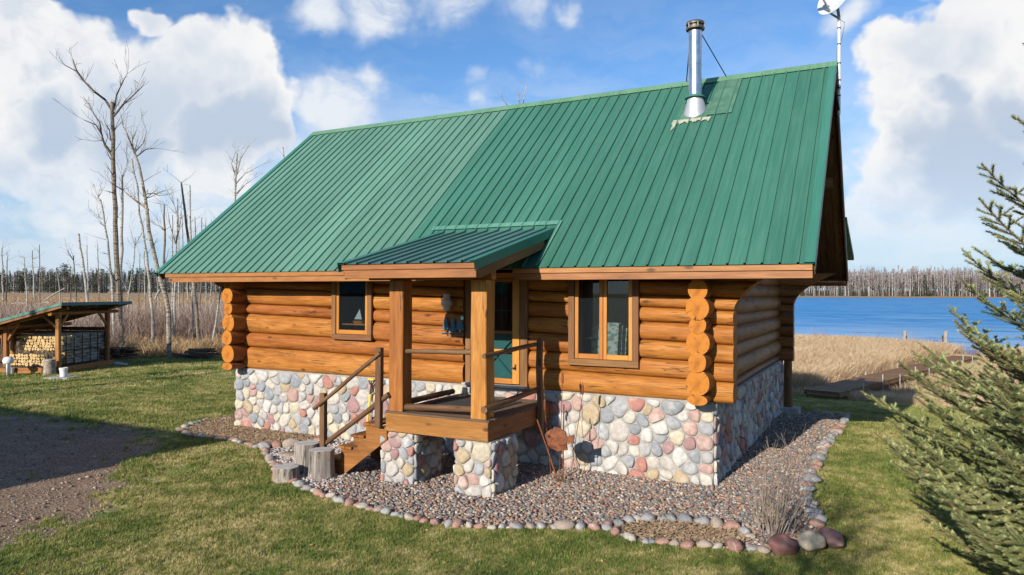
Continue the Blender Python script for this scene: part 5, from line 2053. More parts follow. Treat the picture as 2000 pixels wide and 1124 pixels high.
# bare shrub at the corner
def twig(mb, p, d, L, r_, depth, r2, n=5, up=.2, wig=.25, mat=0, kids=(2, 4), klen=.55, rmin=.002):
    p = np.array(p, float)
    d = np.array(d, float)
    d /= np.linalg.norm(d)
    k = 4
    pts, rs_ = [p.copy()], [r_]
    for i in range(k):
        d = d + np.array([r2.uniform(-wig, wig), r2.uniform(-wig, wig), r2.uniform(-wig, wig) + up]) * .5
        d /= np.linalg.norm(d)
        p = p + d * L / k
        pts.append(p.copy())
        rs_.append(max(rmin, r_ * (1 - .8 * (i + 1) / k)))
    mb.tube(pts, rs_, n, False, mat)
    if depth > 0:
        for j in range(r2.randint(*kids)):
            t = r2.randint(1, k)
            q = pts[t]
            a = np.array([r2.uniform(-1, 1), r2.uniform(-1, 1), r2.uniform(-.3, .9)])
            twig(mb, q, d * .8 + a * .8, L * klen * r2.uniform(.6, 1.1), max(rmin, rs_[t] * .7), depth - 1, r2, max(3, n - 1), up, wig, mat, kids, klen, rmin)


sh = thing('bare_shrub', (1.10, -1.85, 0), 'leafless grey shrub with many upright stems at the corner of the bed', 'shrub')
r2 = random.Random(21)
SHRUBM = plain('pale_shrub_bark', (0.30, 0.24, 0.19), 0.85, 0.0, 0.4, 9.0, 0.2)
for k in range(34):
    a, d = r2.uniform(0, 6.28), r2.uniform(0, .2)
    b = a + r2.uniform(-.6, .6)
    mb = MB()
    twig(mb, (1.10 + d * math.cos(a), -1.85 + d * math.sin(a), -.02), (math.cos(b) * r2.uniform(.05, .6), math.sin(b) * r2.uniform(.05, .6), 1), r2.uniform(.5, 1.0), .008, 2, r2, 5, .15, .2, 0, (1, 3), .5, .0022)
    put('stem', mb, SHRUBM, sh)

# ------------------------------------------------------------------ boardwalk to the lake
POSTPIPE = plain('dull_post_pipe', (0.42, 0.41, 0.40), 0.6, 0.0, 0.3)
bw = thing('boardwalk', (0, 20.4, -1.2), 'wooden plank boardwalk with a step leading through dry reeds to the lake', 'boardwalk')
B0, B1 = Vector((.02, 20.5, -1.00)), Vector((7.1, 45.8, -1.22))
bd = (B1 - B0)
bl = bd.length
bd.normalize()
bn = Vector((-bd.y, bd.x, 0)).normalized()
k = int(bl / .15)
plank = bar_mesh('plank', 1.45, .138, .035, [BOARDWALKW], .005)
ang_ = math.atan2(bn.y, bn.x)
for i in range(k):
    p = B0 + bd * (i * .15)
    o = link('plank', plank, bw, (p.x + rnd.uniform(-.012, .012) * bn.x, p.y, p.z + rnd.uniform(0, .006)))
    o.rotation_euler = (0, 0, ang_)
for s in (-1, 1):
    bar('stringer', B0 + bn * (s * .68) - Vector((0, 0, .11)) - bd * .05, B1 + bn * (s * .68) - Vector((0, 0, .11)), .05, .17, BOARDWALKW, bw)
bar('riser', B0 - bn * .63 - bd * .09 + Vector((0, 0, -.06)), B0 + bn * .63 - bd * .09 + Vector((0, 0, -.06)), .03, .16, RAIL, bw)
bar('step', B0 - bn * .66 - bd * .28 + Vector((0, 0, -.11)), B0 + bn * .5 - bd * .28 + Vector((0, 0, -.11)), .28, .035, BOARDWALKW, bw)
bar('riser', B0 - bn * .66 - bd * .40 + Vector((0, 0, -.17)), B0 + bn * .5 - bd * .40 + Vector((0, 0, -.17)), .03, .09, RAIL, bw)
for i in range(9):
    for s in (-1, 1):
        if s == 1 and i % 2:
            continue
        p = B0 + bd * (2.6 + i * 2.7) + bn * (s * .77)
        mb = MB()
        mb.tube([(p.x, p.y, -2.2), (p.x, p.y, p.z + (.36 if i % 2 else .16))], [.026, .026], 8)
        put('pipe_post', mb, POSTPIPE, bw, 40)

# old posts standing in the shallows
for (px, py, h, lab) in ((1767, 655, 1.15, 'weathered grey post in the shallows, the one nearer the cabin'), (1845, 655, 1.05, 'weathered leaning post in the shallows nearer the spruce')):
    p = at(px, py, 64.0)
    t = thing('mooring_post', (p[0], p[1], WATER_Z - .4), lab, 'post', 'old posts in the shallows')
    ln = .0 if px < 1800 else .10
    pole('post', (p[0], p[1], WATER_Z - .5), (p[0] + ln, p[1], -.32), .19, .17, [plain('silver_post_wood', (.36, .31, .26), .9, 0, .4, 6.0, .4)] * 1, t, 9, .03, 6)
    bar('bracket', (p[0] + (.14 if px < 1800 else -.14), p[1] - .12, -1.3), (p[0] + (.14 if px < 1800 else -.16), p[1] - .12, -.75), .12, .12, IRON, t, (1, 0, 0))

# ------------------------------------------------------------------ woodshed
SB = np.array([-23.8, 4.0])
ta = R(24)
su, sv = np.array([-math.cos(ta), -math.sin(ta)]), np.array([-math.sin(ta), math.cos(ta)])


def sh3(a, b, z):
    q = SB + su * a + sv * b
    return np.array([q[0], q[1], z])


shed = thing('woodshed', tuple(sh3(1.5, 1.3, 0)), 'open timber woodshed with a sloping green roof full of split logs', 'woodshed')
A_, Bd = 1.95, 2.75
SUV = (su[0], su[1], 0)
SVV = (sv[0], sv[1], 0)


def shz(a):
    return 2.42 - .265 * (a + .35)


for a, b in ((0, 0), (0, Bd), (A_, 0), (A_, Bd), (3.9, 0), (3.9, Bd)):
    bar('post', sh3(a, b, 0), sh3(a, b, shz(a) - .09), .15, .15, [SHEDW, LOGEND], shed, SUV, .02, .01)
for b in (0, Bd):
    pole('beam', sh3(-.35, b, shz(-.35) - .06), sh3(4.4, b, shz(4.4) - .06), .075, .07, [SHEDW, LOGEND], shed, 10, .01)
for a in (0, A_):
    pole('beam', sh3(a, -.45, shz(a) - .17), sh3(a, Bd + .6, shz(a) - .17), .075, .07, [SHEDW, LOGEND], shed, 10, .01)
for a, b, da, db in ((0, 0, .55, 0), (0, 0, 0, .55), (A_, 0, -.45, 0), (A_, 0, .4, 0), (0, Bd, 0, -.6), (A_, Bd, 0, -.5)):
    bar('brace', sh3(a, b, shz(a) - .72), sh3(a + da, b + db, shz(a + da) - .14), .075, .075, SHEDW, shed)
mb = MB()
pts = [sh3(a, b, shz(a) + h) for a in (-.5, 4.6) for b, h in ((-.55, .02), (Bd + .75, .02), (Bd + .75, .07), (-.55, .07))]
mb.add(pts, [(0, 1, 2, 3), (7, 6, 5, 4), (0, 4, 5, 1), (1, 5, 6, 2), (2, 6, 7, 3), (3, 7, 4, 0)])
put('roof', mb, ROOFT, shed)
mb = MB()
for b in (-.57, Bd + .75):
    pts = [sh3(a, bb, shz(a) + h) for a in (-.5, 4.6) for bb, h in ((b, -.01), (b + .02, -.01), (b + .02, .085), (b, .085))]
    mb.add(pts, [(0, 1, 2, 3), (7, 6, 5, 4), (0, 4, 5, 1), (1, 5, 6, 2), (2, 6, 7, 3), (3, 7, 4, 0)])
put('roof_trim', mb, ROOFT, shed)
bar('fascia', sh3(-.49, -.53, shz(-.49) - .05), sh3(4.6, -.53, shz(4.6) - .05), .03, .10, FASCIA, shed)
bar('fascia', sh3(-.52, -.57, shz(-.52) + .03), sh3(-.52, Bd + .77, shz(-.52) + .03), .03, .12, TEALD, shed)  # shade of this roof edge put into its colour as dark blue-green
for j in range(5):
    pole('rafter', sh3(-.45, .1 + j * .66, shz(-.45) - .03), sh3(4.5, .1 + j * .66, shz(4.5) - .03), .04, .04, SOFFIT, shed, 8)
for j in range(4):
    bar('side_board', sh3(.1, Bd + .1, 1.02 + j * .15), sh3(4.3, Bd + .1, 1.02 + j * .15), .03, .14, SOFFIT, shed)
for j in range(3):
    bar('end_board', sh3(A_ + .12 + .2 * j, .03, .98), sh3(A_ + .12 + .2 * j, .03, 1.45 - .11 * j), .19, .03, SHEDW, shed, (su[0], su[1], 0))
mb = MB()
bar('floor_beam', sh3(-.1, -.09, .12), sh3(4.2, -.09, .12), .06, .22, SHEDW, shed)
bar('floor_beam', sh3(-.09, -.09, .12), sh3(-.09, Bd + .3, .12), .06, .22, SHEDW, shed)
for j in range(12):
    bar('floor_board', sh3(-.05, -.03 + j * .26, .235), sh3(4.2, -.03 + j * .26, .235), .24, .025, DECKW, shed)


def firewood(name, lab, a0, a1, b0, b1, z0, z1, cut, seed, nmax=400):
    t = thing(name, tuple(sh3((a0 + a1) / 2, (b0 + b1) / 2, z0)), lab, 'firewood', 'firewood stacked in the woodshed')
    r2 = random.Random(seed)
    z = z0 + .06
    row = 0
    cnt = 0
    while z < z1:
        a = a0 + .05 + (row % 2) * .05
        while a < a1 - .02:
            r_ = r2.uniform(.045, .072)
            L = r2.uniform(.40, .46)
            mb = MB()
            n = r2.choice((4, 5, 6, 7))
            ph = r2.uniform(0, 6.28)
            ring = [(math.cos(ph + 2 * math.pi * k / n) * r_ * r2.uniform(.8, 1.15), math.sin(ph + 2 * math.pi * k / n) * r_ * r2.uniform(.8, 1.15)) for k in range(n)]
            vs = [(-L / 2, y_, z_) for y_, z_ in ring] + [(L / 2, y_, z_) for y_, z_ in ring]
            me = bpy.data.meshes.new('split_log')
            me.from_pydata(vs, [], [tuple(range(n))[::-1], tuple(range(n, 2 * n))] + [(k, (k + 1) % n, n + (k + 1) % n, n + k) for k in range(n)])
            me.materials.append(BIRCH)
            me.materials.append(FIREEND)
            me.polygons.foreach_set('material_index', [1, 1] + [0 if r2.random() < .7 else 1 for k in range(n)])
            q = sh3(a, b0 + L / 2 + r2.uniform(-.02, .03), z + r2.uniform(-.008, .008))
            o = link('split_log', me, t, tuple(q), (0, 0, math.atan2(sv[1], sv[0]) + r2.uniform(-.04, .04)))
            a += r_ * 1.85
            cnt += 1
        z += .105
        row += 1
    # rows further in: visible only from the side, so logs lie behind the first row
    for bb in np.arange(b0 + .48, b1 - .2, .48):
        z = z0 + .06
        while z < z1:
            for a in ((a0 + .06, a0 + .18, a1 - .06) if z < z1 - .11 else np.arange(a0 + .06, a1, .13)):
                r_ = r2.uniform(.05, .075)
                mb = MB()
                q0, q1 = sh3(a, bb, z), sh3(a, bb + .44, z)
                mb.tube([q0, q1], [r_, r_ * .95], 7, True, 0, 1)
                put('split_log', mb, [BIRCH, FIREEND], t)
                cnt += 1
            z += .112
    return cnt


c1_ = firewood('firewood_stack', 'upper golden stack of split logs on the rack under the shed roof', .10, 1.85, .40, 2.6, .78, 1.36, 0, 3)
c2_ = firewood('firewood_stack', 'lower pale stack of split logs along the front of the shed', .12, 1.82, -.02, .5, .27, .70, 0, 4)
c3_ = firewood('firewood_stack', 'side stack of split birch logs under the iron rack', .10, .40, .55, 2.6, .27, .76, 0, 6)
print('firewood', c1_, c2_, c3_)
rack = thing('firewood_rack', tuple(sh3(.05, 1.4, .25)), 'black iron rack holding the birch logs on the side of the shed', 'rack')
for b in (.42, .85, 1.3, 1.75, 2.2, 2.62):
    bar('upright', sh3(.01, b, .25), sh3(.01, b, 1.38), .03, .03, IRON, rack, SVV)
for z in (.30, .80):
    bar('rail', sh3(.0, .4, z), sh3(.0, 2.64, z), .025, .025, IRON, rack)
mb = MB()
pts = [sh3(A_ - .22 + .18 * math.cos(t), .38, 1.0 + .22 * math.sin(t)) for t in np.linspace(0, math.pi, 9)]
mb.tube(pts, [.014] * 9, 6)
put('hoop', mb, IRON, rack)
mb = MB()
pts = [sh3(.17 + .17 * math.cos(t), .36, 1.0 + .2 * math.sin(t)) for t in np.linspace(0, math.pi, 9)]
mb.tube(pts, [.014] * 9, 6)
put('hoop', mb, IRON, rack)

# bits and pieces on the lawn by the shed
p = at(16, 715, 24.6)
vp = thing('vent_pipe', (p[0], p[1], 0), 'steel standpipe with a round white cap by the woodshed', 'vent pipe')
mb = MB()
lathe(mb, [(.075, 0), (.075, .42), (.07, .44)], p[0], p[1], 14)
put('pipe', mb, STEEL, vp, 40)
mb = MB()
lathe(mb, [(.05, .42), (.15, .45), (.17, .52), (.15, .62), (.07, .67), (0, .675)], p[0], p[1], 18)
put('cap', mb, WHITEP, vp, 50)


def bucket(px, py, d, r_, h, lab, rim=True):
    p = at(px, py, d)
    t = thing('bucket', (p[0], p[1], 0), lab, 'bucket', 'white tubs on the lawn')
    mb = MB()
    lathe(mb, [(0, .02), (r_ * .88, .02), (r_, h), (r_ * .93, h), (r_ * .82, .06)], p[0], p[1], 18)
    put('body', mb, WHITEP, t, 40)
    mb = MB()
    lathe(mb, [(r_ * 1.0, h * .80), (r_ * 1.09, h * .80), (r_ * 1.1, h * .86), (r_ * 1.1, h + .015), (r_ * .9, h + .015), (r_ * .9, h)], p[0], p[1], 18)
    put('rim', mb, WHITEP, t, 40)
    return t


bucket(22, 733, 25.2, .10, .22, 'small white tub on the grass next to the vent pipe')
b2 = bucket(124, 742, 24.0, .12, .30, 'white tub with a lid standing on the grey slab')
b2.location.z += .045
p = at(123, 744, 24.0)
mb = MB()
mb.box((p[0] - .42, p[1] - .36, -.05), (p[0] + .42, p[1] + .36, .06))
o = put('concrete_slab', mb, CONC)
o.rotation_euler = (0, 0, .4)
tag(o, 'grey square slab under the white lidded tub', 'slab')
p = at(97, 724, 24.9)
cb = thing('chopping_block', (p[0], p[1], 0), 'grey chopping block standing before the middle shed post', 'chopping block')
mb = MB()
mb.tube([(p[0], p[1], -.05), (p[0], p[1], .25), (p[0], p[1], .55)], [.21, .185, .18], 16)
put('block', mb, STUMPBARK, cb, 40)
mb = MB()
mb.tube([(p[0], p[1], .551), (p[0], p[1], .556)], [.175, .175], 16)
put('cut_top', mb, STUMPTOP, cb)


def wood_pile(px, py, d, n, w, lab, seed):
    p = at(px, py, d)
    t = thing('scrap_wood_pile', (p[0], p[1], 0), lab, 'wood pile')
    r2 = random.Random(seed)
    for i in range(n):
        lay = i // 6
        q = np.array([p[0] + r2.uniform(-w, w) * (1 - lay * .2), p[1] + r2.uniform(-.5, .5), .07 + lay * .10])
        a = r2.uniform(-.5, .5) + .4
        L = r2.uniform(.5, 1.2)
        dv_ = np.array([math.cos(a), math.sin(a), r2.uniform(-.06, .06)]) * L / 2
        bar('plank' if r2.random() < .6 else 'slab_wood', q - dv_, q + dv_, r2.uniform(.1, .22), r2.uniform(.05, .09), r2.choice((DECKW, RAIL, DECKW)), t)
    return t


wood_pile(222, 693, 31.0, 30, .8, 'dark heap of old boards right of the woodshed', 3)
wood_pile(390, 697, 31.5, 22, .8, 'low stack of grey boards at the lawn edge near the cabin', 4)
p = at(228, 712, 28.6)
mb = MB()
r2 = random.Random(2)
nn = 14
ring = [(p[0] + .75 * math.cos(2 * math.pi * k / nn) * r2.uniform(.7, 1.1), p[1] + .4 * math.sin(2 * math.pi * k / nn) * r2.uniform(.7, 1.1), .02) for k in range(nn)]
mb.add(ring + [(x_ * .6 + p[0] * .4, y_ * .6 + p[1] * .4, .07 + r2.uniform(-.02, .03)) for x_, y_, z_ in ring] + [(p[0], p[1], .08)],
       [(k, (k + 1) % nn, nn + (k + 1) % nn, nn + k) for k in range(nn)] + [(nn + k, nn + (k + 1) % nn, 2 * nn) for k in range(nn)])
o = put('plastic_sheet', mb, TARP, None, True)
tag(o, 'crumpled pale blue sheet on the grass by the woodshed', 'plastic sheet')
p = at(423, 606, 62)
mb = MB()
bm_ = pebble_mesh('snow_patch', ICE, 4, 3, .55)
o = link('snow_patch', bm_, None, (p[0], p[1], float(ground_z(p[0], p[1])) + .35))
o.scale = (3.0, 2.2, 2.6)
tag(o, 'white snowy mound far among the bare brush next to the cabin eave', 'mound')

# garage standing out of sight to the left, whose shadow lies on the lawn
gar = thing('garage', (-17.5, -16.0, 0), 'plain gabled garage behind the viewer casting a shadow over the driveway', 'garage')
mb = MB()
mb.box((-24.0, -18.5, 0), (-10.75, -12.5, 3.0))
put('wall', mb, FASCIA, gar)
mb = MB()
mb.prism([(-19.0, 2.9), (-12.0, 2.9), (-15.5, 5.75)], 0, -24.5, -10.45)
put('roof', mb, ROOFT, gar)


# ------------------------------------------------------------------ trees
ONES = ['first', 'second', 'third', 'fourth', 'fifth', 'sixth', 'seventh', 'eighth', 'ninth', 'tenth', 'eleventh', 'twelfth', 'thirteenth', 'fourteenth', 'fifteenth', 'sixteenth', 'seventeenth', 'eighteenth', 'nineteenth', 'twentieth']
TENS = ['twenty', 'thirty', 'forty', 'fifty']
ORD = ONES + [TENS[i // 10] + '-' + ONES[i % 10] if i % 10 != 9 else ['thirtieth', 'fortieth', 'fiftieth'][i // 10] for i in range(30)]


def px_line(pts, depth, wob=0.0):
    return [at(x, y, depth + (i * wob)) for i, (x, y) in enumerate(pts)]


def dead_tree(name, lab, pts, w0, w1, depth, mat, limbs=(), seed=0, twigs=10, group='dead and bare trees at the marsh edge', ground=True, twlen=1.0, twm=None):
    """trunk along the given line; limbs: (list of points, base width px, tip width px)"""
    pts = [at(x, y, depth) for x, y in pts]
    b = pts[-1]
    gz = float(ground_z(b[0], b[1]))
    if ground and b[2] > gz:
        pts.append(np.array([b[0], b[1], gz - .2]))
    base = pts[-1]
    t = thing(name, (base[0], base[1], max(gz, base[2])), lab, 'tree', group)
    s = depth / FPX / 2
    fine = []
    L = [0]
    for i in range(len(pts) - 1):
        L.append(L[-1] + np.linalg.norm(pts[i + 1] - pts[i]))
    r2 = random.Random(seed)
    K = max(6, int(L[-1] / .7))
    mbt = MB()
    tp, tr = [], []
    for i in range(K + 1):
        d = L[-1] * i / K
        p = np.array([np.interp(d, L, [q[c] for q in pts]) for c in range(3)])
        p = p + np.array([r2.uniform(-1, 1), r2.uniform(-1, 1), 0]) * .03 * (0 < i < K)
        tp.append(p)
        tr.append(.68 * (w0 + (w1 - w0) * (d / L[-1]) ** .8) * s * r2.uniform(.92, 1.08))
    mbt.tube(tp, tr, 8, True)
    put('trunk', mbt, mat, t, True)
    mbl = MB()
    for lp, wa, wb in limbs:
        lp = [at(x, y, depth + r2.uniform(-.6, .6) * (j > 0)) for j, (x, y) in enumerate(lp)]
        m = MB()
        rr_ = [max(.006, (wa + (wb - wa) * j / (len(lp) - 1)) * s) for j in range(len(lp))]
        m.tube(lp, rr_, 6, False)
        for j in range(len(lp)):
            for q in range(r2.randint(1, 3)):
                a = np.array([r2.uniform(-1, 1), r2.uniform(-1, 1), r2.uniform(-.2, 1.2)])
                dr = lp[min(j + 1, len(lp) - 1)] - lp[max(j - 1, 0)]
                dr = dr / (np.linalg.norm(dr) + 1e-6)
                twig(m, lp[j], dr + a * .8, r2.uniform(.4, 1.1) * twlen, max(.008, rr_[j] * .45), 1, r2, 4, .1, .35, 0, (1, 3), .55, .006)
        put('branch', m, twm or mat, t)
    twigs = int(twigs * .6)
    if twigs:
        m = MB()
        for q in range(twigs):
            i = int(r2.triangular(0, K * .75, 0))
            a = np.array([r2.uniform(-1, 1), r2.uniform(-1, 1), r2.uniform(-.1, .9)])
            twig(m, tp[i], a, r2.uniform(.3, 1.2) * twlen, max(.008, tr[i] * .3), 1, r2, 4, .1, .3, 0, (0, 3), .5, .006)
        put('twigs', m, twm or mat, t, False, None, 'stuff')
    return t


dead_tree('bare_tree', 'tallest bare tree with a thick brown trunk and forked crown', [(219, 200), (221, 300), (226, 450), (231, 560), (235, 690)], 9, 17, 33, ASPEN,
          [([(218, 215), (205, 195), (185, 180), (165, 160), (150, 140), (127, 128)], 5, 1.5), ([(165, 160), (150, 138), (143, 118)], 3, 1),
           ([(222, 215), (228, 185), (240, 160), (248, 145)], 4, 1), ([(222, 228), (240, 205), (262, 185), (278, 170)], 4.5, 1),
           ([(220, 305), (205, 285), (198, 262), (188, 245), (165, 235)], 5, 1.2), ([(198, 262), (195, 240), (178, 215), (165, 205)], 3, 1),
           ([(216, 275), (214, 255), (205, 240)], 3, 1), ([(219, 300), (200, 275), (184, 276)], 3, 1)], 1, 12, twm=DARKBARK)
dead_tree('birch_tree', 'white broken birch standing close against the tallest bare tree', [(238, 342), (239, 400), (237, 470), (236, 580), (241, 692)], 6, 10, 33.6, BIRCH,
          [([(238, 350), (242, 335), (246, 328)], 3, 1)], 2, 8)
dead_tree('birch_tree', 'curved birch bending left, its foot nearest the cabin', [(261, 294), (275, 335), (286, 407), (292, 460), (306, 517), (322, 572), (328, 610), (331, 690)], 6, 14, 32, MIXBARK,
          [([(261, 294), (248, 262), (240, 246), (237, 228)], 4, 1), ([(263, 298), (280, 280), (286, 258)], 3, 1), ([(268, 305), (285, 292), (307, 290)], 3, 1),
           ([(261, 294), (258, 275), (266, 255)], 3, 1), ([(290, 410), (262, 390), (240, 372), (216, 357)], 4.5, 1.5), ([(282, 380), (300, 378), (308, 382)], 2, 1)], 3, 16)
dead_tree('birch_tree', 'thin white birch leaning left behind the curved one', [(258, 312), (268, 367), (275, 435), (285, 490), (293, 560), (298, 625)], 4, 9, 38, BIRCH, [([(262, 340), (250, 320), (246, 300)], 2, 1)], 4, 14)
dead_tree('birch_tree', 'crooked small birch left of the tallest tree', [(196, 390), (205, 440), (210, 475), (215, 510), (221, 590), (222, 640)], 4, 9, 38, BIRCH,
          [([(198, 400), (192, 385), (199, 375)], 3, 1), ([(203, 430), (194, 425), (192, 420)], 2, 1)], 5, 12)
dead_tree('birch_snag', 'branchless white birch snag rising behind the woodshed roof', [(154, 457), (160, 500), (166, 545), (173, 605)], 5, 8.5, 40, BIRCH, (), 6, 0)
dead_tree('bare_tree', 'dark slim tree with a sparse top left of the white snag', [(143, 500), (147, 540), (150, 612)], 2.4, 4.2, 60, DARKBARK, [([(144, 510), (135, 495), (130, 488)], 1.5, .8)], 7, 10)
dead_tree('birch_tree', 'leaning pale tree with a twiggy top between tall birches', [(264, 465), (263, 500), (256, 545), (248, 610)], 2.5, 5, 48, BIRCH,
          [([(264, 480), (256, 455), (252, 440)], 1.5, .8), ([(264, 480), (275, 460), (280, 445)], 1.5, .8)], 8, 14)
dead_tree('bare_tree', 'brown leaning snag just left of the roof edge', [(354, 357), (360, 400), (368, 470), (376, 530), (384, 600), (389, 680)], 5, 10, 36, ASPEN, (), 9, 8)
dead_tree('birch_tree', 'slim white birch touching the roof edge', [(371, 362), (372, 420), (374, 500), (378, 660)], 3, 6, 40, BIRCH, (), 10, 16)
dead_tree('birch_tree', 'forked birch with two tops left of the brown snag', [(347, 388), (347, 440), (343, 500), (342, 560), (340, 670)], 3, 8, 39, BIRCH,
          [([(347, 420), (340, 400), (334, 390)], 2, 1), ([(345, 470), (353, 430), (354, 412)], 3, 1.5), ([(344, 480), (332, 440), (327, 410)], 2.5, 1)], 11, 14)
dead_tree('birch_tree', 'grey stout snag half way between two birches', [(321, 400), (322, 470), (320, 520), (322, 620)], 4, 9, 42, ASPEN, [([(321, 450), (312, 442), (304, 440)], 1.5, .7)], 12, 14)
dead_tree('birch_tree', 'white fan shaped birch crown above the roof slope', [(463, 300), (461, 345), (459, 395), (456, 620)], 4, 10, 45, BIRCH,
          [([(461, 345), (470, 310), (486, 285)], 3, 1), ([(460, 360), (478, 340), (512, 322)], 2.5, .8), ([(461, 345), (452, 320), (459, 300)], 2.5, 1), ([(460, 380), (480, 360), (492, 352)], 2, .8)], 13, 20)
dead_tree('birch_tree', 'tip of a bare birch peeping over the roof ridge end', [(553, 288), (556, 330), (558, 620)], 2.5, 9, 50, BIRCH, (), 14, 12)
dead_tree('birch_tree', 'two pale bare tips showing over the middle of the ridge', [(1029, 166), (1020, 205), (1015, 590)], 2.2, 9, 46, BIRCH, [([(1018, 230), (1014, 205), (1013, 183)], 3, 1.2), ([(1010, 225), (990, 205), (986, 200)], 1.5, .7)], 15, 10)
for px, y0, y1, lean, w, d, m, lab in ((4, 485, 600, 2, 4.5, 62, BIRCH, 'white birch at the very left beyond the shed roof'), (14, 508, 604, -2, 3.5, 62, DARKBARK, 'dark dead trunk second from the left beyond the shed'),
                                    (47, 503, 600, 7, 4, 66, BIRCH, 'white birch with a bent top over the left part of the shed roof'), (63, 490, 604, 5, 4, 66, BIRCH, 'white birch with a twisted top behind the shed'),
                                    (77, 478, 604, 1, 3.4, 66, ASPEN, 'straight brown tree with wide twigs behind the shed'), (113, 535, 580, 4, 3.5, 75, BIRCH, 'short broken birch near the leaning log'),
                                    (138, 520, 600, 0, 2.5, 70, DARKBARK, 'thin dark pole between shed roof and white snag'), (170, 480, 610, 3, 3.5, 60, BIRCH, 'thin birch right behind the white snag'),
                                    (191, 478, 600, 2, 2.6, 70, ASPEN, 'thin brown tree before the distant woods'), (282, 470, 612, 1, 3, 58, BIRCH, 'thin birch in the row left of the cabin'),
                                    (273, 497, 612, -2, 2.6, 64, ASPEN, 'slender twiggy trunk in the row left of the cabin'), (308, 505, 618, 2, 3, 56, BIRCH, 'short white birch left of the curved birch foot')):
    dead_tree('bare_tree' if m is not BIRCH else 'birch_tree', lab, [(px, y0), (px + lean * .5, (y0 + y1) / 2), (px + lean, y1)], w * .6, w * 1.25, d, m, (), px, 16)
EAVE = (337, 349, 357, 380, 366, 402, 413, 422, 434, 440, 394)
for i, (px, y0, y1, lean, w, d, m) in enumerate(((337, 540, 640, 0, 5, 44, BIRCH), (349, 540, 650, 1, 4, 46, BIRCH), (357, 540, 640, 0, 3, 52, ASPEN), (380, 545, 676, 10, 7, 38, BIRCH), (366, 540, 640, 1, 3, 55, BIRCH),
                                                 (402, 545, 640, 0, 3, 52, BIRCH), (413, 548, 620, -3, 3, 60, BIRCH), (422, 548, 630, -1, 3, 56, ASPEN), (434, 545, 668, -18, 5, 38, BIRCH), (440, 552, 640, 3, 4, 48, BIRCH), (394, 545, 625, -6, 4, 58, ASPEN))):
    dead_tree('birch_tree' if m is BIRCH else 'bare_tree', 'slender trunk in the brush below the cabin eave, %s from the left' % ORD[sorted(EAVE).index(px)], [(px, y0 - 120), (px, y0), (px + lean, y1)], w * .5, w * 1.2, d, m, (), 300 + i, 8, 'slender trunks below the eave')
for i, (pa, pb, d, w, lab) in enumerate((((86, 588), (127, 563), 64, 3, 'white fallen trunk leaning up from the marsh'), ((22, 594), (51, 593), 60, 3, 'pale fallen log lying level in the marsh'),
                                        ((84, 592), (96, 592), 60, 3, 'short pale log beside the leaning fallen trunk'), ((303, 585), (312, 566), 50, 4, 'pale broken pole leaning near the curved birch'))):
    a, b = at(*pa, d), at(*pb, d)
    mb = MB()
    mb.tube([a, (a + b) / 2 + np.array([0, 0, .05]), b], [w * d / FPX / 2, w * d / FPX / 2, w * d / FPX / 3], 7)
    o = put('fallen_log', mb, BIRCH, None, True)
    tag(o, lab, 'fallen log', 'fallen logs in the marsh')


# brush, reeds and marsh grass ---------------------------------------
def bush_proto(i, n, h, mat, spread, depth=1):
    r2 = random.Random(500 + i)
    mb = MB()
    for k in range(n):
        a, d = r2.uniform(0, 6.28), spread * math.sqrt(r2.random())
        b = r2.uniform(0, 6.28)
        l = r2.uniform(.3, .65)
        k0 = len(mb.f)
        twig(mb, (d * math.cos(a), d * math.sin(a), -.05), (math.cos(b) * l * .5, math.sin(b) * l * .5, 1), h * r2.uniform(.5, 1.1), .011, depth, r2, 3, .12, .22, 0, (2, 5), .5, .0045)
        tv = r2.random()
        for q in range(k0, len(mb.f)):
            mb.t[q] = tv + 1e-4
    return mb.mesh('brush_clump', [mat], fixn=False)


def reed_proto(i, n, h, w, spread, mat, lean=.35):
    r2 = random.Random(700 + i)
    mb = MB()
    wind = np.array([.5, .2])
    for k in range(n):
        a, d = r2.uniform(0, 6.28), spread * math.sqrt(r2.random())
        x, y = d * math.cos(a), d * math.sin(a)
        b = r2.uniform(0, 6.28)
        l = h * r2.uniform(.55, 1.1)
        dx, dy = (math.cos(b) * lean + wind[0] * lean) * l, (math.sin(b) * lean + wind[1] * lean) * l
        c = r2.uniform(0, 3.14)
        px, py = math.cos(c) * w / 2, math.sin(c) * w / 2
        P = [(x, y, 0), (x + dx * .25, y + dy * .25, l * .5), (x + dx * .75, y + dy * .75, l * .85), (x + dx * 1.2, y + dy * 1.2, l * .97)]
        vs = []
        for q, f in zip(P, (1, .9, .7, .25)):
            vs += [(q[0] - px * f, q[1] - py * f, q[2]), (q[0] + px * f, q[1] + py * f, q[2])]
        mb.add(vs, [(0, 1, 3, 2), (2, 3, 5, 4), (4, 5, 7, 6)], 0, r2.random() + 1e-4)
    return mb.mesh('reed_clump', [mat], fixn=False)


def region(n, amin, amax, rmin, rmax, pw=1.0):
    u = rs.rand(n)
    r = np.sqrt(rmin ** 2 + (rmax ** 2 - rmin ** 2) * u) if pw == 1 else rmin * (rmax / rmin) ** u
    a = rs.uniform(amin, amax, n)
    dx = -math.sin(YAW) * np.cos(a) - math.cos(YAW) * np.sin(a)
    dy = math.cos(YAW) * np.cos(a) - math.sin(YAW) * np.sin(a)
    return CAM[0] + r * dx, CAM[1] + r * dy, r


def scat(name, x, y, smin, smax, protos, lab, zoff=0.0, hs=None):
    n = len(x)
    sc = rs.uniform(smin, smax, n)
    s3 = np.stack([sc, sc, sc * (1.0 if hs is None else hs)], 1)
    o = scatter(name, np.stack([x, y, ground_z(x, y) + zoff], 1), np.stack([np.zeros(n), np.zeros(n), rs.uniform(0, 6.28, n)], 1), s3, rs.randint(0, len(protos), n), protos)
    return tag(o, lab)


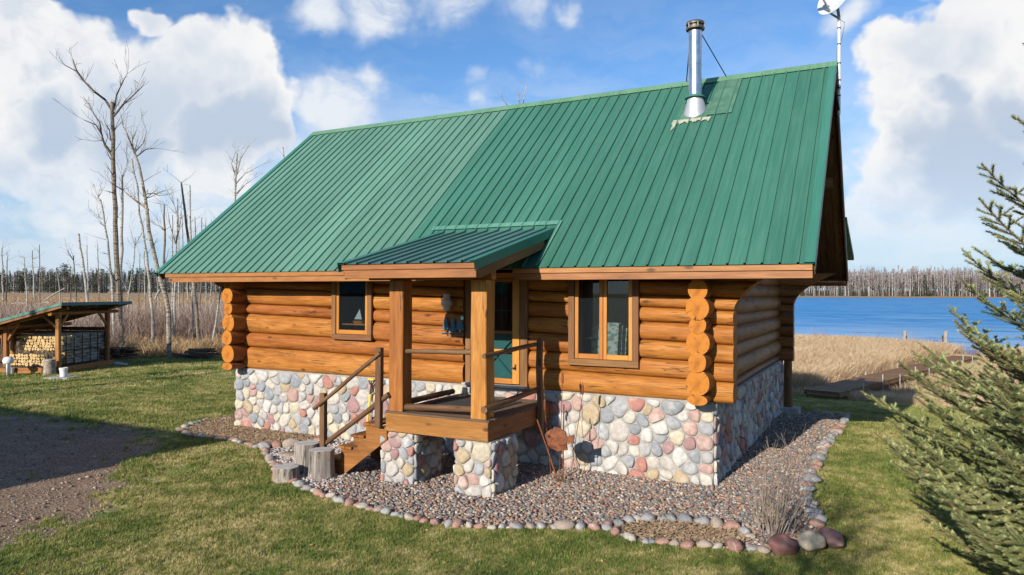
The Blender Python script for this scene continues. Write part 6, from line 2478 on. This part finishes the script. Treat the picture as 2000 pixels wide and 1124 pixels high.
# left: bare thicket beyond the lawn
x, y, r = region(5200, R(14), R(44), 26, 62)
k = (marsh_d(x, y) > 0.6) & (x < -12)
nzv = np.array([noise.noise(Vector((a * .12, b * .12, 5))) for a, b in zip(x, y)])
k &= nzv > -.28
scat('bare_brush', x[k], y[k], .75, 1.2, [bush_proto(i, 15, 1.5, BRUSH, .7) for i in range(6)], 'reddish grey leafless brush thicket beyond the lawn', 0, 1.0)
x, y, r = region(3600, R(14), R(44), 58, 120)
k = (x < -12) & (np.array([noise.noise(Vector((a * .06, b * .06, 9))) for a, b in zip(x, y)]) > -.05)
scat('far_brush', x[k], y[k], .8, 1.4, [bush_proto(20 + i, 12, .85, BRUSH, 1.2) for i in range(4)], 'low bare brush farther out in the marsh')
x, y, r = region(5000, R(14), R(44), 25, 64)
md = marsh_d(x, y)
k = (md > 0.0) & (x < -12) & ((md < 6) | (rs.rand(len(x)) < .35))
mprot = [reed_proto(40 + i, 34, .62, .016, .35, MARSHG, .5) for i in range(4)]
scat('marsh_grass', x[k], y[k], .6, 1.3, mprot, 'tan marsh grass among the brush')
x, y, r = region(7000, R(14), R(44), 60, 190, 0)
k = x < -14
scat('far_marsh_grass', x[k], y[k], 1.0, 1.7, [reed_proto(60 + i, 26, .55, .06, 1.3, MARSHG, .5) for i in range(3)], 'wide tan marsh meadow before the distant woods')

# right: dry reeds between lawn and lake
x, y, r = region(42000, R(-44), R(-14), 26, 76)
md = marsh_d(x, y)
bx = (x - B0.x) * bn.x + (y - B0.y) * bn.y
bl_ = (x - B0.x) * bd.x + (y - B0.y) * bd.y
k = (md > 0.1) & (x > -7) & (lake_s(x, y) < .4) & ~((np.abs(bx) < .85) & (bl_ > -.9) & (bl_ < bl))
rp_ = [reed_proto(i, 34, 1.05, .017, .34, REED, .42) for i in range(7)]
near = ((md < 1.2) | (np.abs(bx) < 1.7) | ((bx < 0) & (bl_ < 24)))
kk = k & ~near
scat('dry_reeds', x[kk], y[kk], .75, 1.2, rp_, 'tall golden dry reeds between the lawn and the lake')
kk = k & near
scat('low_reeds', x[kk], y[kk], .26, .46, rp_, 'shorter flattened dry reeds along the boardwalk')
x, y, r = region(3500, R(-42), R(-14), 50, 76)
s_ = lake_s(x, y)
k = (x > -6) & (s_ > -5) & (s_ < .5) & (rs.rand(len(x)) < .22)
scat('shore_brush', x[k], y[k], .5, .8, [bush_proto(80 + i, 5, 1.9, BRUSH, .5) for i in range(3)], 'sparse bare twigs rising over the reeds at the shore')
x, y, r = region(1400, R(-42), R(-14), 32, 66)
k = (marsh_d(x, y) > 3) & (x > -6) & (lake_s(x, y) < 0) & (np.array([noise.noise(Vector((a * .3, b * .3, 2))) for a, b in zip(x, y)]) > .25)
scat('russet_weeds', x[k], y[k], .6, 1.0, [bush_proto(90 + i, 12, 1.0, RUSSET, .3) for i in range(3)], 'russet weed patches among the reeds')


# ------------------------------------------------------------------ far woods
def far_tree_mesh(kind, i, H, fat):
    r2 = random.Random(900 + i * 7)
    mb = MB()
    if kind == 'birch':
        lx, ly = r2.uniform(-.03, .03) * H, r2.uniform(-.03, .03) * H
        mb.tube([(0, 0, -.5), (lx * .4, ly * .4, H * .5), (lx, ly, H * .97)], [fat, fat * .8, fat * .3], 4, False, 0, r2.random() + 1e-4)
        for k in range(60):
            z = H * r2.uniform(.30, .99)
            a = r2.uniform(0, 6.28)
            l = H * r2.uniform(.05, .17) * (1.25 - z / H)
            t = z / H
            p = np.array([lx * t, ly * t, z])
            q = p + np.array([math.cos(a) * l, math.sin(a) * l, l * r2.uniform(.6, 1.5)])
            w = fat * r2.uniform(.45, .9)
            mb.add([p + (0, 0, -w), p + (0, 0, w), q + (w * .8, w * .8, w), q + (-w * .8, -w * .8, 0)], [(0, 1, 2, 3)], 1, r2.random() + 1e-4)
        return mb.mesh('far_birch', [FARBIRCH, FARTWIG], fixn=False)
    mb.tube([(0, 0, -.5), (0, 0, H * .9)], [fat, fat * .3], 5, False, 0, .3)
    pine = kind == 'pine'
    for k in range(260 if not pine else 200):
        if pine:
            z = H * (.5 + .48 * r2.random())
            R_ = H * .20 * math.sqrt(max(.05, 1 - ((z / H - .72) / .28) ** 2))
        else:
            z = H * (.08 + .9 * r2.random() ** 1.3)
            R_ = H * .17 * (1.03 - z / H)
        a = r2.uniform(0, 6.28)
        d = R_ * math.sqrt(r2.uniform(.1, 1)) * r2.uniform(.7, 1.15)
        p = np.array([math.cos(a) * d, math.sin(a) * d, z])
        s = H * r2.uniform(.018, .04)
        vs = [p + np.array([r2.uniform(-1, 1), r2.uniform(-1, 1), r2.uniform(-.6, .4)]) * s * 1.3 for q in range(4)]
        mb.add(vs, [(0, 1, 2), (0, 2, 3)], 1, r2.random() + 1e-4)
    return mb.mesh('far_conifer', [DARKBARK, CONIFER], fixn=False)


def woods_mass(name, protos, spots, lab, hscale):
    """distant wood that reads as one mass"""
    n = len(spots)
    sp_ = np.array(spots)
    sc = rs.uniform(.75, 1.15, n) * hscale
    o = scatter(name, np.stack([sp_[:, 0], sp_[:, 1], ground_z(sp_[:, 0], sp_[:, 1])], 1), np.stack([np.zeros(n), np.zeros(n), rs.uniform(0, 6.28, n)], 1),
                np.stack([sc, sc, sc * rs.uniform(.85, 1.1, n)], 1), rs.randint(0, len(protos), n), protos)
    return tag(o, lab)


fb_ = [far_tree_mesh('birch', i, 42.0, .42) for i in range(8)]
fc_ = [far_tree_mesh('spruce', 20 + i, 35.0, .4) for i in range(4)] + [far_tree_mesh('pine', 30 + i, 35.0, .5) for i in range(2)]
LB = 'bare white birch in the long row on the far lake shore'
for i in range(180):
    px = 1560 + (i + rnd.random()) * 2.55
    p = at(px, 576, 1172 + rnd.uniform(-6, 14))
    o = link('birch_tree', fb_[i % 8], None, (p[0], p[1], float(ground_z(p[0], p[1])) - .2), (0, 0, rnd.uniform(0, 6.28)))
    s = rnd.uniform(.72, 1.08)
    o.scale = (s, s, s * rnd.uniform(.9, 1.08))
    tag(o, LB, 'tree', 'birches on the far lake shore')
for i, (px, s) in enumerate(((1615, .45), (1640, .55), (1665, .5), (1690, .5), (1718, .5), (1760, .62), (1788, .75), (1806, 1.05), (1822, .95), (1848, .5), (1872, .7), (1893, .9), (1915, .7), (1950, .95), (1975, .8))):
    p = at(px, 576, 1164)
    o = link('conifer_tree', fc_[i % 6], None, (p[0], p[1], float(ground_z(p[0], p[1])) - .2), (0, 0, rnd.uniform(0, 6)))
    o.scale = (s * 1.2, s * 1.2, s)
    tag(o, 'evergreen %s from the left among the white birches on the far lake shore' % ORD[i], 'tree', 'evergreens on the far lake shore')
sp_ = []
for i in range(2400):
    p = at(rnd.uniform(1300, 2400), 576, rnd.uniform(1185, 1290))
    sp_.append((p[0], p[1]))
woods_mass('far_shore_woods', fb_, sp_, 'mass of bare birch wood behind the far shore', 1.0)
sp_ = []
for i in range(4200):
    p = at(rnd.uniform(1400, 2300), 576, rnd.uniform(1168, 1215))
    sp_.append((p[0], p[1]))
woods_mass('far_shore_undergrowth', [far_tree_mesh('spruce', 50 + i, 10.0, .3) for i in range(3)] + [bush_proto(120 + i, 22, 6.0, RUSSET, 4.0) for i in range(4)], sp_, 'low evergreen and russet undergrowth along the far shore', 1.0)

# woods beyond the marsh on the left
fb2 = [far_tree_mesh('birch', 60 + i, 12.5, .13) for i in range(6)]
fc2 = [far_tree_mesh('spruce', 70 + i, 13.0, .16) for i in range(5)] + [far_tree_mesh('pine', 80 + i, 14.0, .2) for i in range(3)]
sp_ = []
for i in range(1500):
    p = at(rnd.uniform(-500, 760), 576, rnd.uniform(385, 460))
    sp_.append((p[0], p[1]))
woods_mass('far_marsh_woods', fb2 + fc2[:3], sp_, 'long dark mixed wood beyond the marsh', 1.0)
for i in range(46):
    px = 2 + i * 9.3 + rnd.uniform(-3, 3)
    p = at(px, 576, 378 + rnd.uniform(-4, 6))
    kk = fc2[i % 8]
    o = link('conifer_tree', kk, None, (p[0], p[1], float(ground_z(p[0], p[1])) - .2), (0, 0, rnd.uniform(0, 6)))
    s = rnd.uniform(.65, 1.02)
    lab = 'dark evergreen before the distant marsh wood, %s from the left' % ORD[i]
    if abs(px - 125) < 5:
        s = 1.12
    o.scale = (s, s, s)
    tag(o, lab, 'tree', 'evergreens at the edge of the marsh woods')
p = at(125, 576, 372)
o = link('pine_tree', fc2[6], None, (p[0], p[1], float(ground_z(p[0], p[1]))))
o.scale = (1.25, 1.25, 1.12)
tag(o, 'broad crowned pine standing above the distant wood over the woodshed', 'tree')


# ------------------------------------------------------------------ the spruce on the right
def spruce(base, H, R0, seed, lab, dens=1.0, vis=None):
    t = thing('spruce_tree', tuple(base), lab, 'tree')
    r2 = random.Random(seed)
    nr = np.random.RandomState(seed)
    bx_, by_, bz_ = base
    mb = MB()
    mb.tube([(bx_, by_, bz_ - .1), (bx_, by_, bz_ + H * .5), (bx_, by_, bz_ + H)], [.085, .05, .01], 9)
    put('trunk', mb, SPRUCEBARK, t, True)
    h = .12
    total = 0
    while h < H - .25:
        nb = 9 if h < 1.6 else 6 if h < 2.3 else 5
        a0 = r2.uniform(0, 6.28)
        for k in range(nb):
            a = a0 + k * 2 * math.pi / nb + r2.uniform(-.25, .25)
            hh = h + r2.uniform(-.1, .1)
            L = (R0 * (1 - hh / (H * 1.03)) ** .62 + .1) * r2.uniform(.82, 1.15)
            out = np.array([math.cos(a), math.sin(a), 0])
            away = float(np.dot(out, np.array([.75, .66, 0])))     # away from the drone
            dn_ = dens * (1.0 if away < .35 or dens < .5 else .5)
            el0 = R(18 + 22 * hh / H + r2.uniform(-6, 8))
            pts = []
            K = 8
            p = np.array([bx_, by_, bz_ + hh])
            ang_e = el0 - R(10)
            for q in range(K + 1):
                pts.append(p.copy())
                ang_e += R(3.2)
                sid = np.array([-out[1], out[0], 0]) * r2.uniform(-.05, .05)
                p = p + (out * math.cos(ang_e) + np.array([0, 0, math.sin(ang_e)]) + sid) * L / K * 1.12
            wood = MB()
            wood.tube(pts, [.016 * (1 - .8 * q / K) * (L / 1.5) ** .5 + .002 for q in range(K + 1)], 5, False)
            nv, ntint = [], []

            def needles(pa, pb, r_, per_m, rad):
                d = pb - pa
                l = np.linalg.norm(d)
                if l < .01:
                    return
                d = d / l
                n_ = max(4, int(l * per_m))
                u_ = np.cross(d, [0.3, .2, 1.0])
                u_ /= np.linalg.norm(u_)
                v_ = np.cross(d, u_)
                tv = r2.random() * .7 + .15
                t_ = (np.arange(n_) + nr.rand(n_)) / n_
                an = nr.uniform(0, 6.283, n_)
                o_ = np.cos(an)[:, None] * u_ + np.sin(an)[:, None] * v_
                b_ = pa + np.outer(l * t_, d)
                nl = rad * nr.uniform(.75, 1.15, n_)[:, None]
                tip_ = b_ + o_ * nl * .85 + d * nl * .75
                w_ = np.cross(d, o_) * .0036
                nv.append(np.stack([b_ - w_, b_ + w_, tip_], 1).reshape(-1, 3))
                ntint.append(np.full(n_, tv))

            def branchlet(pa, dr, l, depth_):
                dr = dr / np.linalg.norm(dr)
                pb = pa + dr * l * .5
                dr2 = dr + np.array([r2.uniform(-.12, .12), r2.uniform(-.12, .12), r2.uniform(0, .16)])
                dr2 /= np.linalg.norm(dr2)
                pc_ = pb + dr2 * l * .5
                wood.tube([pa, pb, pc_], [.0045, .0035, .002], 4, False)
                needles(pa, pb, .004, 680 * dn_, .028)
                needles(pb, pc_, .003, 760 * dn_, .028)
                if depth_ and l > .16:
                    nk = int(l / .085)
                    for s_ in range(nk):
                        f_ = (s_ + .6) / nk
                        if f_ > .85:
                            continue
                        sg = 1 if s_ % 2 else -1
                        side_ = np.cross(dr, [0, 0, 1.0])
                        side_ /= (np.linalg.norm(side_) + 1e-6)
                        q_ = pa + (pc_ - pa) * f_
                        branchlet(q_, dr * .75 + side_ * sg * .75 + np.array([0, 0, r2.uniform(-.1, .25)]), l * (1 - f_) * .62 + .05, 0)

            for q in range(1, K):
                needles(pts[q], pts[q + 1], .01, 680 * dn_, .030)
            step = .068 / max(.6, dens)
            s_ = L * .14
            sg = 1
            tl = L * 1.12
            while s_ < tl * .95:
                f_ = s_ / tl
                i_ = min(K - 1, int(f_ * K))
                q_ = pts[i_] + (pts[i_ + 1] - pts[i_]) * (f_ * K - i_)
                dr = pts[i_ + 1] - pts[i_]
                dr = dr / np.linalg.norm(dr)
                side_ = np.cross(dr, [0, 0, 1.0])
                side_ /= (np.linalg.norm(side_) + 1e-6)
                ll = min(.42, (1 - f_) * L * .42 + .06) * r2.uniform(.75, 1.15)
                branchlet(q_, dr * .8 + side_ * sg * .8 + np.array([0, 0, r2.uniform(-.12, .30)]), ll, 1)
                sg = -sg
                s_ += step * r2.uniform(.8, 1.3)
            b = put('branch', wood, SPRUCEBARK, t, False, None, None, False)
            nva = np.concatenate(nv)
            ntint = np.concatenate(ntint)
            org_ = org(b)
            me = bpy.data.meshes.new('needles')
            N3 = len(nva) // 3
            me.vertices.add(len(nva))
            me.vertices.foreach_set('co', (nva - org_).astype(np.float32).ravel())
            me.loops.add(N3 * 3)
            me.loops.foreach_set('vertex_index', np.arange(N3 * 3, dtype=np.int32))
            me.polygons.add(N3)
            me.polygons.foreach_set('loop_start', np.arange(0, N3 * 3, 3, dtype=np.int32))
            at_ = me.attributes.new('tint', 'FLOAT', 'FACE')
            at_.data.foreach_set('value', np.array(ntint, np.float32))
            me.materials.append(NEEDLE)
            me.update(calc_edges=True)
            link('needles', me, b, tuple(org_), None, 'stuff')
            total += N3
        h += r2.uniform(.17, .23) if h < 2.0 else r2.uniform(.30, .42)
    print('spruce needles', total)
    return t


sb = CAM + RT * 5.36 + FW * 6.3
spruce((sb[0], sb[1], -.02), 5.6, 1.88, 5, 'blue green young spruce tree filling the right edge of the picture', 1.0)
spruce((0.45, -13.6, 0), 5.6, 1.9, 9, 'second young spruce behind the viewer, only its shadow reaching the lawn', .38)
spruce((-2.1, -12.7, 0), 3.4, 1.4, 10, 'small spruce behind the viewer shading the near edge of the lawn', .38)


def shade_tree(x, y, H, lean, seed, lab):
    t = thing('bare_tree', (x, y, 0), lab, 'tree', 'bare trees behind the viewer')
    r2 = random.Random(seed)
    m = MB()
    pts = [np.array([x + lean * (i / 10) ** 1.5 + r2.uniform(-.06, .06), y + r2.uniform(-.06, .06), H * i / 10 - .1]) for i in range(11)]
    m.tube(pts, [.21 * (1 - .075 * i) for i in range(11)], 9)
    put('trunk', m, MIXBARK, t, True)
    m = MB()
    for q in range(26):
        i = r2.randint(5, 10)
        twig(m, pts[i], (r2.uniform(-1, 1), r2.uniform(-1, 1), r2.uniform(.2, 1)), r2.uniform(.8, 2.4), .03, 1, r2, 4, .1, .3, 0, (1, 3), .55, .008)
    put('twigs', m, DARKBARK, t, False, None, 'stuff')


shade_tree(-22.4, -10.4, 12.5, .4, 31, 'bare tree behind the viewer whose long shadow crosses the left lawn')
shade_tree(-20.5, -10.9, 10.5, -.5, 32, 'second bare tree behind the viewer with a thinner shadow')
shade_tree(-25.5, -9.5, 11.5, .3, 33, 'third bare tree behind the viewer shading the woodshed lawn')
